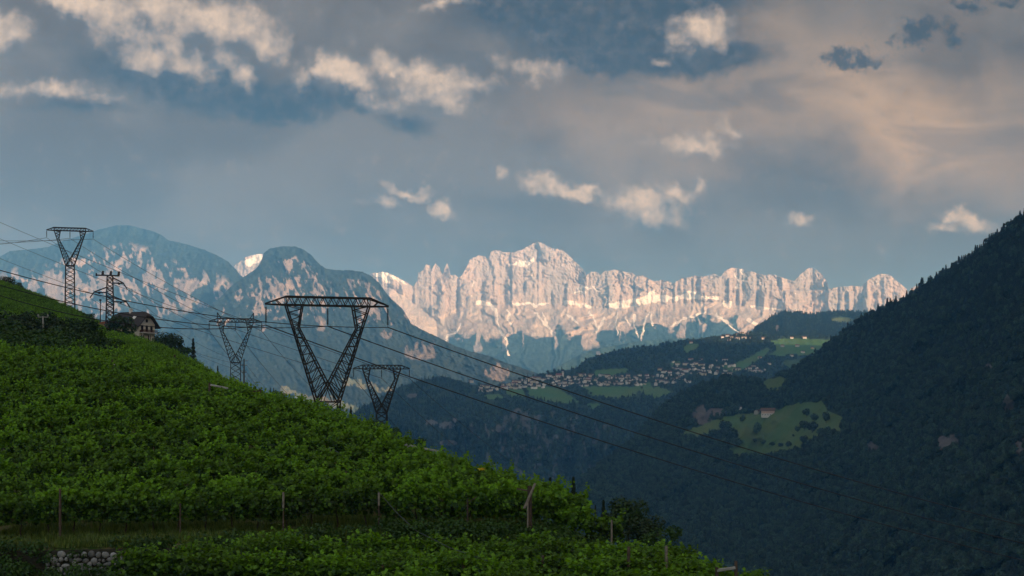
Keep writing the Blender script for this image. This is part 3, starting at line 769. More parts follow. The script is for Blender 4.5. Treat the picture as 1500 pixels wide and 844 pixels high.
BROAD = []
for k in range(4):
    r = random.Random(40 + k)
    lobes = [((0, 0, 5.2), (3.4, 3.4, 3.2))] + [((r.uniform(-2.2, 2.2), r.uniform(-2.2, 2.2), r.uniform(3.6, 7.4)), (r.uniform(1.5, 2.4),) * 2 + (r.uniform(1.3, 2.1),)) for _ in range(5)]
    BROAD.append(crown_mesh('broadleaf_crown', lobes, 330, 1.35, 60 + k, M['forest'], 0.7))
FIR = [conifer_mesh('conifer_crown', 12, 2.9, 260, 1.3, 80 + k, M['conifer']) for k in range(2)]

def forest_on(name, ridge, n, box, ok, size=(0.7, 1.3), fir=0.3, fir_fn=None, ref=None):
    x0, x1, y0, y1 = box
    px = RNG.uniform(x0, x1, n); py = RNG.uniform(y0, y1, n)
    Y, on = ridge.depth_at(px, py)
    ref = ref or Y.min()
    keep = on & (RNG.random(n) < (Y / Y.max()) ** 1.5)
    for nm, lim in (('meadow', 0.3), ('rock', 0.45)):
        if nm in ridge.cov and ridge.cov[nm] is not None: keep &= ridge.cover_at(nm, px, py) < lim
    if ok is not None: keep &= ok(px, py)
    px, py, Y = px[keep], py[keep], Y[keep]
    P = np.stack([(px - CX) / FOC * Y, Y, (HOR - py) / FOC * Y - 0.6], -1)
    m = len(P)
    isfir = RNG.random(m) < (fir if fir_fn is None else fir_fn(px, py))
    which = np.where(isfir, RNG.integers(4, 6, m), RNG.integers(0, 4, m))
    o = scatter_object(name, P, RNG.uniform(0, 6.28, m), RNG.uniform(size[0], size[1], m) * (0.8 + 0.5 * fbm(px * 0.05, py * 0.05, 2)), which, BROAD + FIR)
    return o, P

forest_on('forest', R_right, 90000, (740, 1640, 290, 880), None, (0.55, 1.15), fir_fn=lambda px, py: 0.12 + 0.55 * sstep(600 - py, 0, 200))
VILLAGE_BAND = [([(690,568),(720,570),(745,561),(775,555),(800,551),(830,548),(860,553),(900,548),(950,548),(985,540),(1000,527),(1020,530),(1040,536),(1078,538),(1082,550),(1040,552),(1000,555),(965,563),(900,566),(860,567),(820,567),(770,570),(735,578),(700,577)], 1)]
def not_village(px, py):
    k = inpoly(px, py, VILLAGE_BAND[0][0])
    return ~(k & (RNG.random(px.shape) > 0.36))
forest_on('hillside_woods', R_vill, 34000, (500, 1330, 488, 740), not_village, (0.75, 1.25), fir_fn=lambda px, py: 0.35 + 0.3 * sstep(690 - px, 0, 60))
forest_on('plateau_woods', R_plateau, 7000, (1095, 1330, 450, 500), None, (1.0, 1.5), fir=0.7)

# ---------------------------------------------------------------- the vineyard hill in front
HILL_PTS = []
for Yk, row in ((66, [(-300,797),(-100,796),(0,795),(200,792),(400,789),(600,787),(700,787),(800,791),(870,813),(920,838),(1000,880),(1150,960)]),
                (75, [(-300,728),(-100,728),(0,728),(200,727),(400,727),(600,730),(700,741),(800,770),(900,812),(1000,880)]),
                (85, [(-300,662),(-100,662),(0,662),(200,662),(400,664),(500,672),(600,706),(700,752),(800,812),(1000,930)]),
                (95, [(-300,603),(-100,603),(0,604),(200,606),(300,612),(400,632),(500,655),(600,704),(700,765)]),
                (108, [(-300,555),(-100,558),(0,562),(100,566),(200,574),(300,595),(400,622),(500,656),(600,714),(700,790)]),
                (125, [(-300,525),(-100,532),(0,540),(100,548),(200,560),(300,588),(400,622),(500,662),(600,740)]),
                (160, [(-300,480),(-100,500),(0,510),(100,524),(170,532),(230,546),(300,574),(400,628),(500,690),(600,780)]),
                (200, [(-300,460),(-100,482),(0,496),(100,508),(170,516),(230,532),(300,563),(350,592),(420,650),(520,740)]),
                (250, [(-300,435),(-100,455),(0,476),(100,494),(170,507),(230,525),(300,558),(400,645)]),
                (320, [(-300,405),(-100,428),(0,456),(60,472),(100,483),(160,500),(230,518),(300,556),(400,640)]),
                (400, [(-300,375),(-100,405),(0,434),(60,455),(100,470),(150,490),(205,503),(250,520),(300,545),(350,566),(400,612),(560,700)]),
                (480, [(-300,365),(-100,395),(0,420),(40,434),(100,458),(150,486),(205,512),(300,560),(560,720)]),
                (600, [(-300,400),(-100,425),(0,450),(100,500),(200,560),(300,620)])):
    for p_, y_ in row: HILL_PTS.append((p_, Yk, y_))
HP = np.array(HILL_PTS, float)
def _hx(px, Y): return np.stack([np.asarray(px, float) / 160.0, np.log(np.asarray(Y, float)) * 3.0], -1)
def _tps(d): return np.where(d > 1e-9, d * d * np.log(d + 1e-12), 0)
_A = _hx(HP[:, 0], HP[:, 1]); _n = len(_A)
_K = _tps(np.linalg.norm(_A[:, None] - _A[None], axis=2)) + np.eye(_n) * 0.02
_P = np.concatenate([np.ones((_n, 1)), _A], 1)
_W = np.linalg.solve(np.block([[_K, _P], [_P.T, np.zeros((3, 3))]]), np.concatenate([HP[:, 2], np.zeros(3)]))
def hill_row(px, Y):
    q = _hx(px, Y); out = np.zeros(q.shape[0])
    for i in range(0, len(q), 20000):
        b = q[i:i + 20000]
        out[i:i + 20000] = _tps(np.linalg.norm(b[:, None] - _A[None], axis=2)) @ _W[:_n] + _W[_n] + b @ _W[_n + 1:]
    return out
WALL_Y = 63.0
def low_z(px, X):
    return -8.5 - 0.10 * np.maximum(px - 900, 0) * 0.030 - np.maximum(px - 1150, 0) * 0.022 + 0.12 * np.sin(X * 0.5)
def hill_z(X, Y):
    X = np.atleast_1d(np.asarray(X, float)); Y = np.atleast_1d(np.asarray(Y, float))
    px = np.clip(CX + FOC * X / np.maximum(Y, 20), -700, 1500)
    Yc = np.clip(Y, 66, 600)
    zu = (HOR - hill_row(np.clip(px, -330, 1180), Yc)) / FOC * Yc - np.maximum(Y - 600, 0) * 0.55 - np.maximum(px - 1180, 0) * 0.02
    zl = low_z(px, X)
    zl = np.where(Y < 22, np.interp(Y, [-400, 5, 22], [-1.7, -1.7, 0]) * np.clip((22 - Y) / 17, 0, 1) + zl * np.clip((Y - 5) / 17, 0, 1), zl)
    k = np.clip((Y - (WALL_Y - 0.1)) / 0.45, 0, 1)
    z = zl * (1 - k) + zu * k
    return np.maximum(z + 0.12 * (fbm(X * 0.35 + 90, Y * 0.35, 3) - 0.5), -398)
def hz(X, Y): return float(hill_z(X, Y)[0])

ysteps = np.concatenate([np.linspace(-60, 46, 22), np.linspace(47, 62.6, 26), np.linspace(62.8, 63.5, 5), np.linspace(63.9, 130, 110), np.linspace(131.5, 300, 70), np.linspace(303, 620, 70), np.linspace(640, 1300, 14)])
pxs = np.linspace(-700, 1500, 270)
HPX, HY = np.meshgrid(pxs, ysteps)
HX = (HPX - CX) / FOC * np.maximum(HY, 40)
HZ = hill_z(HX.ravel(), HY.ravel()).reshape(HX.shape)
hi = np.arange(HX.size).reshape(HX.shape)
def hill_fn(N, out):
    p = pos(N)
    n1 = N.noise(p, 0.55, 5, 0.6); n2 = N.noise(p, 3.5, 5, 0.65)
    c = N.mix(N.smooth(n1, 0.38, 0.62), (0.040, 0.085, 0.016), (0.17, 0.135, 0.065))
    c = N.mix(N.smooth(n2, 0.5, 0.75, 0, 0.7), c, (0.19, 0.135, 0.075))
    c = N.mix(N.smooth(n2, 0.45, 0.25, 0, 0.7), c, (0.025, 0.04, 0.010))
    bsdf(N, out, c, 0.95, n2, 0.8, 0.15, spec=0.1)
M['hill'] = material('vineyard_soil', hill_fn)
tag(link('vineyard_hill', mesh_np('vineyard_hill', np.stack([HX, HY, HZ], -1).reshape(-1, 3), np.stack([hi[:-1, :-1], hi[:-1, 1:], hi[1:, 1:], hi[1:, :-1]], -1).reshape(-1, 4)), M['hill']), kind='structure')

# --- grape vines
def vine_foliage(seed, flat=False):
    r = np.random.default_rng(seed); n = 680
    k = r.random(n)
    if flat:                                                   # spread on the overhead wires of a pergola
        p = np.stack([r.uniform(-.85, .85, n), r.uniform(-1.0, .75, n), 1.75 + 0.22 * r.normal(0, 1, n)], -1)
        front = k < 0.3
        p[front, 1] = r.normal(-0.95, 0.14, front.sum()); p[front, 2] = 1.75 - np.abs(r.normal(0, 0.32, front.sum()))
        d = np.stack([r.normal(0, .3, n), np.where(front, -0.8, -0.15), np.full(n, 0.9)], -1)
    else:
        zc = 0.75 + 1.45 * r.beta(1.5, 1.25, n)
        bul = 0.30 + 0.26 * np.sin((zc - 0.6) * 1.9)
        side = np.where(r.random(n) < 0.72, -1, 1)
        colx = r.uniform(-.85, .85, 7)[r.integers(0, 7, n)] + r.normal(0, .09, n)
        p = np.stack([np.where(r.random(n) < .7, colx, r.uniform(-.82, .82, n)), side * bul * (0.55 + 0.6 * r.random(n)), zc], -1)
        lump = fbm(p[:, 0] * 2.2 + seed * 3.1, p[:, 2] * 2.2, 2) - 0.5
        p[:, 1] += lump * side * 1.5
        d = np.stack([r.normal(0, .35, n), side * 0.8, np.full(n, 0.35)], -1)
    for _ in range(7):                                         # free shoots
        m = 9; a = r.uniform(-.8, .8); t = np.linspace(0, 1, m)
        base = np.array([a, r.uniform(-.5, .2), 2.0 if not flat else 1.85])
        dirv = np.array([r.normal(0, .35), r.normal(-.15, .3), r.uniform(.25, .75)]) * (1.0 if not flat else .8)
        sp = base + t[:, None] * dirv + r.normal(0, .03, (m, 3))
        p = np.vstack([p, sp]); d = np.vstack([d, np.tile((0, -.4, .6), (m, 1))])
    V, F, sh = leaf_cloud(p, d, 0.175, 0.30, seed + 1)
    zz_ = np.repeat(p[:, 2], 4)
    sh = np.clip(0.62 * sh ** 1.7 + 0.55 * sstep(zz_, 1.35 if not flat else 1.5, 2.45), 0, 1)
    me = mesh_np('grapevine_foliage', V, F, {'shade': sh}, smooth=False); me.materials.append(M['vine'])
    return me
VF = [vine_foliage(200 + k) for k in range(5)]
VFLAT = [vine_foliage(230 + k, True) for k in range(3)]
def vine_trunk(seed):
    r = random.Random(seed); mb = MB(); pts = []; x = y = 0
    for i in range(6):
        pts.append((x, y, -0.25 + i * 0.28)); x += r.uniform(-.07, .07); y += r.uniform(-.05, .05)
    mb.tube(pts, 0.045, 5, 0.028)
    for sgn in (-1, 1):
        mb.tube([pts[-1], (x + sgn * .35, y, pts[-1][2] + .12), (x + sgn * .75, y, pts[-1][2] + .18)], 0.022, 4, 0.012)
    me = mb.mesh('grapevine_trunk'); me.materials.append(M['bark']); return me
VT = [vine_trunk(300 + k) for k in range(5)]

cand = []                                                      # (X, Y, pergola roof?)
for Yr, p0, p1 in ((50.5, 560, 1165), (54.5, 300, 1105), (58.5, 205, 1060), (61.2, 330, 1020)):
    X = (p0 - CX) / FOC * Yr
    while X < (p1 - CX) / FOC * Yr: cand.append((X, Yr, True)); X += 1.3
for Yr, p1 in ((66.8, 905), (70.0, 870), (73.2, 840), (76.5, 805), (80, 775), (83.5, 745), (87, 718), (90.5, 690), (94, 665), (97.5, 640), (101, 620), (105, 600), (109, 585), (113, 575), (118, 565), (124, 560)):
    X = (-45 - CX) / FOC * Yr
    while X < (p1 - CX) / FOC * Yr: cand.append((X, Yr + random.uniform(-.15, .15), False)); X += 1.32
random.shuffle(cand); cand.sort(key=lambda c: c[1])
near, rest = cand[:300], cand[300:]
def put_vine(i, X, Y, flat):
    z = hz(X, Y)
    px = CX + FOC * X / Y
    side = 'at the left edge' if px < 110 else 'above the stone wall' if px < 260 else 'left of the first pale-topped post' if px < 415 else 'between the pale-topped posts' if px < 555 else 'left of the stout split post' if px < 776 else 'right of the stout split post'
    rowname = 'second row' if Y < 71.5 else 'third row' if Y < 75 else 'middle rows' if Y < 85 else 'upper rows'
    if flat: lab = f'leafy grapevine on the low {"front" if Y < 56 else "back"} pergola at the bottom, {side}'; grp = 'pergola grapevines at the bottom of the slope'
    elif Y < 68: lab = f'bare-trunked grapevine of the lowest terrace row, {side}'; grp = 'grapevines along the grassy terrace'
    else: lab = f'green grapevine in the {rowname} of the slope, {side}'; grp = 'grapevines on the slope'
    t = thing('grapevine', lab, 'grapevine', (X, Y, z), random.uniform(-.25, .25), grp)
    s = random.uniform(.88, 1.14); t.scale = (1.05, s, s)
    link('trunk', VT[i % 5], None, t)
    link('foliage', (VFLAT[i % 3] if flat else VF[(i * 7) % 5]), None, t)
for i, c in enumerate(near): put_vine(i, *c)
P, yw, sc_, wh = [], [], [], []
for X, Y, f in rest:
    P.append((X, Y, hz(X, Y))); yw.append(random.uniform(-.3, .3)); sc_.append(random.uniform(.9, 1.12)); wh.append(random.randrange(5))
def far_rows(Y0, Y1, dY, p0, p1, slope=0.0):
    Yr = Y0
    while Yr < Y1:
        X = (p0(Yr) - CX) / FOC * Yr; Xe = (p1(Yr) - CX) / FOC * Yr
        while X < Xe:
            yy = Yr + slope * X + random.uniform(-.3, .3)
            if fbm(np.array([X * .07]), np.array([yy * .07]), 2)[0] > 0.30:
                P.append((X, yy, hz(X, yy))); yw.append(random.uniform(-.3, .3)); sc_.append(random.uniform(.85, 1.1)); wh.append(random.randrange(5))
            X += 1.45
        Yr += dY
far_rows(129, 158, 4.2, lambda y: 120, lambda y: 560 - (y - 129) * 1.5)
far_rows(158, 300, 6.0, lambda y: 165, lambda y: 520 - (y - 158) * 1.1)
far_rows(235, 470, 5.5, lambda y: -60, lambda y: 150, 0.0)
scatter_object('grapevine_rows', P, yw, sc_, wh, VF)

# --- grass on the terrace and the slope below the vines
def tuft(seed):
    r = np.random.default_rng(seed); V = []; F = []; sh = []
    for _ in range(26):
        a = r.uniform(0, 6.28); b = np.array([r.normal(0, .16), r.normal(0, .16), 0]); h = r.uniform(.12, .42); le = r.uniform(.05, .25)
        w = np.array([math.sin(a), -math.cos(a), 0]) * 0.014; tip = b + np.array([math.cos(a) * le, math.sin(a) * le, h]); mid = b * .5 + tip * .5 + np.array([0, 0, h * .12])
        n = len(V); V += [b - w, b + w, mid + w * .8, mid - w * .8, tip]; F += [(n, n + 1, n + 2), (n, n + 2, n + 3), (n + 3, n + 2, n + 4)]; sh += [r.random()] * 5
    me = mesh_np('grass_tuft', np.array(V), np.array(F), {'shade': sh}, smooth=False); me.materials.append(M['grass']); return me
TU = [tuft(400 + k) for k in range(4)]
n = 9000
gx = RNG.uniform(-40, 9, n); gy = np.concatenate([RNG.uniform(63.35, 68.5, 6500), RNG.uniform(68, 76, 2500)])
keep = fbm(gx * 0.45 + 7, gy * 0.9, 4) + 0.12 * (gy > 65) > 0.47
gx, gy = gx[keep], gy[keep]
scatter_object('terrace_grass', np.stack([gx, gy, hill_z(gx, gy) - 0.02], -1), RNG.uniform(0, 6.28, len(gx)), RNG.uniform(.6, 1.35, len(gx)), RNG.integers(0, 4, len(gx)), TU)

# undergrowth hanging over the wall and at the foot of the rows
def weed(seed):
    return crown_mesh('weed_clump', [((0, 0, .25), (.5, .45, .35)), ((.3, .1, .15), (.35, .3, .25)), ((-.3, 0, .12), (.4, .3, .22))], 130, 0.12, seed, M['bush'], 0.5)
WD = [weed(430 + k) for k in range(3)]
wx_, wy_, wz_ = [], [], []
for _ in range(900):
    px = random.uniform(-60, 1120); k = random.random()
    if k < 0.30:
        Y = random.uniform(62.75, 63.3)
        if 90 < px < 195 and random.random() < .9: continue
        X = (px - CX) / FOC * Y; Z = hz(X, 63.6) - random.uniform(0, 1.3)
    elif k < 0.62:
        Y = random.uniform(60.5, 62.5); X = (px - CX) / FOC * Y; Z = hz(X, Y) + random.uniform(0, .9 if px > 205 else .5)
    elif k < 0.72:
        Y = random.uniform(63.4, 64.3); X = (px - CX) / FOC * Y; Z = hz(X, Y)
        if px < 300: continue
    else:
        Y = random.uniform(63.4, 66); px = random.uniform(560, 1000); X = (px - CX) / FOC * Y; Z = hz(X, Y) + random.uniform(-.1, .4)
    wx_.append(X); wy_.append(Y); wz_.append(Z)
scatter_object('undergrowth', np.stack([wx_, wy_, wz_], -1), RNG.uniform(0, 6.28, len(wx_)), RNG.uniform(.6, 1.3, len(wx_)), RNG.integers(0, 3, len(wx_)), WD)

# --- dry stone wall under the terrace
xw0, xw1 = (-40 - CX) / FOC * WALL_Y, (1060 - CX) / FOC * WALL_Y
wall = thing('dry_stone_wall', 'dry stone terrace wall of rounded grey and reddish stones at the bottom left', 'wall', ((135 - CX) / FOC * WALL_Y, WALL_Y - 0.05, hz((135 - CX) / FOC * WALL_Y, 62)))
wl = wall.location
core = MB()
xs = np.linspace(xw0, xw1, 60)
for a, b in zip(xs[:-1], xs[1:]):
    for (xa, xb) in ((a, b),):
        za, zb = hz(xa, 63.6) - 0.12, hz(xb, 63.6) - 0.12
        la, lb = hz(xa, 62) - .3, hz(xb, 62) - .3
        core.add([(xa - wl.x, -.02, la - wl.z), (xb - wl.x, -.02, lb - wl.z), (xb - wl.x, .06, zb - wl.z), (xa - wl.x, .06, za - wl.z), (xa - wl.x, .5, la - wl.z), (xb - wl.x, .5, lb - wl.z), (xb - wl.x, .5, zb - wl.z), (xa - wl.x, .5, za - wl.z)],
                 [(0, 1, 2, 3), (3, 2, 6, 7), (5, 4, 7, 6)])
core.build('earth_core', M['earth'], wall)
def stone_mesh(seed):
    r = np.random.default_rng(seed); mb = MB(); nn = 8
    vs = []; 
    for k, (rr, yy) in enumerate(((.62, -.42), (.98, -.16), (1.0, .15), (.7, .4))):
        for j in range(nn):
            t = 2 * math.pi * j / nn; e = 1 + r.uniform(-.13, .13)
            vs.append((rr * e * math.cos(t), yy + r.uniform(-.05, .05), rr * e * math.sin(t)))
    fs = [(k * nn + (j + 1) % nn, k * nn + j, (k + 1) * nn + j, (k + 1) * nn + (j + 1) % nn) for k in range(3) for j in range(nn)]
    fs.append(tuple(range(nn)))
    return MB().add(vs, fs).mesh('stone', True)
SM = [stone_mesh(450 + k) for k in range(7)]
SMR = [m_.copy() for m_ in SM]
for m_ in SM: m_.materials.append(M['stone_grey'])
for m_ in SMR: m_.materials.append(M['stone_red'])
cnt = 0
for row in range(6):
    x = (68 - CX) / FOC * WALL_Y if row < 5 else (100 - CX) / FOC * WALL_Y
    while x < (206 - CX) / FOC * WALL_Y - row * 0.25:
        w = random.choice((.08, .10, .12, .15, .17, .22)) * random.uniform(.85, 1.15); h = min(random.uniform(.09, .185), w * 1.1)
        ztop = hz(x + w, 63.6) - 0.22
        o = link('stone', (SMR if random.random() < .1 else SM)[random.randrange(7)], None, wall)
        o.location = (x + w - wl.x, -.05 + random.uniform(-.05, .03), ztop - .14 - row * 0.215 + random.uniform(-.07, .07) - wl.z)
        o.scale = (w * 0.98, .16, h); o.rotation_euler = (0, random.uniform(-.25, .25), random.uniform(-.12, .12))
        x += w * 2 + random.uniform(.0, .05); cnt += 1
for px in np.arange(560, 900, 13.0):                            # further along, seen through the pergola
    for row in range(3):
        if random.random() < .45: continue
        x = (px + random.uniform(-4, 4) - CX) / FOC * WALL_Y
        o = link('stone', SM[random.randrange(7)], None, wall)
        o.location = (x - wl.x, -.04, hz(x, 63.6) - .55 - row * .3 - wl.z); o.scale = (random.uniform(.13, .22), .14, random.uniform(.10, .15)); o.rotation_euler = (0, random.uniform(-.3, .3), 0)

# --- posts, beams and braces of the trellis
def post(px, yt, Y, label, w=0.055, mat='post', extra=(), lean=0.0, base=None, cat='post', name='vineyard_post', grp='posts among the vines'):
    x, _, zt = at(px, yt, Y); zb = hz(x, Y) - .3
    if base is not None: zb = at(px, base, Y)[2]
    zb = min(zb, zt - 0.8)
    t = thing(name, label, cat, (x, Y, zb), 0, grp)
    MB().strut((lean, 0, 0), (0, 0, zt - zb), w * 1.1, w * 0.85, 6).build('post', M[mat], t)
    for nm, (p, yy, dY), (p2, yy2, dY2), ww, mt in extra:
        a = at(p, yy, Y + dY); b = at(p2, yy2, Y + dY2)
        MB().strut(tuple(a[i] - t.location[i] for i in range(3)), tuple(b[i] - t.location[i] for i in range(3)), ww, ww * .9, 5).build(nm, M[mt], t)
    return t
front = [(88,716,'thick dark post in the lowest vine row above the wall, leftmost of that row'),(264,737,'thin brown post standing clear of the leaves just right of the stone wall'),(415,722,'slim post with a pale top in the lowest vine row'),(555,723,'tall slim post with a pale top right of the middle of the lowest vine row'),(685,731,'brown post with a small twig brace near the right end of the lowest vine row')]
for px, yt, lab in front:
    ex = [('brace', (px, yt + 6, 0), (px + 13, yt - 3, 0), .025, 'post')] if px == 685 else ()
    ex = list(ex) + ([('pale_top', (px, yt - 1, -.02), (px, yt + (22 if px == 415 else 18), -.02), .06, 'palewood')] if px in (415, 555) else [])
    post(px, yt, 65.6, lab, .04 if px != 88 else .07, 'post', ex)
post(776, 712, 64.4, 'stout split post with crossed pale boards beside the right edge of the slope', .12, 'post',
     [('board', (768, 745, -.2), (784, 708, -.2), .07, 'palewood'), ('board', (773, 775, -.25), (773, 735, -.25), .04, 'palewood'), ('crossbar', (757, 716, 0), (778, 720, 0), .04, 'post')])
post(585, 648, 86.2, 'brown trellis post carrying a sagging pale beam at the crest of the vineyard', .10, 'post',
     [('beam', (586, 650, -.1), (617, 657, -.1), .085, 'concrete'), ('beam', (617, 657, -.1), (648, 662, -.1), .08, 'concrete'), ('brace', (587, 666, -.1), (598, 655, -.1), .06, 'concrete')], base=690)
post(649, 659, 86.0, 'short trellis post holding the far end of the sagging beam', .07, base=686)
post(703, 690, 76.0, 'brown post with two short pale arms under a yellow rag', .10, 'post',
     [('arm', (704, 703, 0), (726, 709, 0), .07, 'post'), ('arm', (706, 716, 0), (718, 709, 0), .05, 'concrete')], base=726)
post(307, 561, 96, 'reddish post with a pale arm and brace near the upper edge of the near vines', .11, 'post',
     [('arm', (308, 564, 0), (334, 569, 0), .08, 'concrete'), ('brace', (309, 581, 0), (319, 573, 0), .05, 'concrete')], base=602)
post(381, 570, 99, 'short post with a faint crossbar just under the hill edge left of the big pylon', .09, 'post', [('crossbar', (362, 574, 0), (382, 573, 0), .06, 'post')], base=592)
post(468, 609, 95, 'reddish post with small crossbar in the leaves below the big pylon', .10, 'post', [('crossbar', (462, 614, -.1), (477, 616, -.1), .05, 'post')], base=645)
post(416, 613, 93, 'weathered post half sunk in leaves left of the big pylon', .08, base=640)
post(483, 655, 78, 'slim pale stake in the middle of the slope below the big pylon', .06, 'concrete', base=690)
post(165, 527, 107, 'short brown stub post carrying a long grey rail at the top of the near vines', .11, 'post',
     [('rail', (125, 535, -.2), (158, 534, -.2), .09, 'concrete'), ('rail', (158, 534, -.2), (184, 536, -.2), .08, 'concrete')], base=552)
post(256, 520, 150, 'dark thick post in front of the neat far vine rows', .13, 'post', base=545)
for px, yt, yb, Y, lab in ((12,612,640,88,'leaning grey stake at the left edge of the slope'),(60,655,690,77,'brown stake among leaves in the left part of the slope'),(150,640,668,84,'short brown stake in the leaves left of centre of the slope'),(193,600,630,92,'slim stake in the upper left part of the near slope'),(338,618,645,92,'slim stake in the leaves under the reddish post with arm'),
                           (375,690,735,71,'brown stake in the second vine row, left of centre'),(520,640,668,84,'slim stake just below and right of the big pylon'),(507,690,725,72,'brown stake in the leaves right of the pale stake'),(640,705,740,71,'brown stake in the leaves below the sagging beam'),(176,700,745,70,'brown stake in the leaves above the stone wall'),(445,700,735,71,'slim brown stake in the second row near the middle'),(225,655,690,78,'thin dark stake in the left middle of the slope')):
    post(px, yt, Y, lab, .05, 'post', base=yb)
low = [(1050,831,49.6,'stub post carrying the end beam of the lowest pergola at the bottom right'),(1078,822,49.8,'taller corner post of the lowest pergola at the bottom right'),(976,800,54.0,'pale pergola post standing in front of the leaves near the bottom right'),(921,801,54.0,'dark pergola post left of the pale one near the bottom right'),(896,762,61.0,'thin pale stake rising above the leaves by the dark round trees'),
       (795,814,54.0,'reddish pergola post below the stout split post'),(679,818,54.0,'grey pergola post at the bottom edge right of the middle'),(560,828,54.0,'short dark pergola post at the bottom edge near the middle')]
for px, yt, Y, lab in low:
    ex = [('beam', (1050, 836, 0), (1077, 832, 0), .07, 'concrete')] if px == 1050 else ()
    post(px, yt, Y, lab, .075 if px not in (896,) else .05, 'palewood' if px in (976, 896) else 'post', ex, grp='posts of the lower pergola')
rag = MB()
r_ = random.Random(3)
rg = at(703, 687, 75.9)
for k in range(9):
    a = r_.uniform(0, 6.28); b = a + r_.uniform(.5, 1); d = .22; d2 = r_.uniform(.25, .4)
    rag.add([(0, 0, .05), (math.cos(a) * d2, math.sin(a) * d * .5, r_.uniform(-.12, .12)), (math.cos(b) * d2, math.sin(b) * d * .5, r_.uniform(-.16, .1)), (math.cos((a + b) / 2) * .1, math.sin(a) * .05, -.08)], [(0, 1, 2), (0, 2, 3), (1, 3, 2)])
o = rag.build('yellow_rag', M['yellow']); o.location = rg
tag(o, 'bright yellow plastic rag tied to the top of a vineyard post', 'rag')
hose = MB().tube([at(*p) for p in ((485, 656, 77.8), (500, 666, 76.5), (525, 695, 73), (553, 719, 66), (580, 750, 64.8), (610, 778, 63), (660, 803, 57), (715, 822, 54))], .018, 5)
tag(hose.build('trellis_wire', M['steel_grey']), 'thin grey wire running down across the vine leaves to the lower pergola', 'wire')

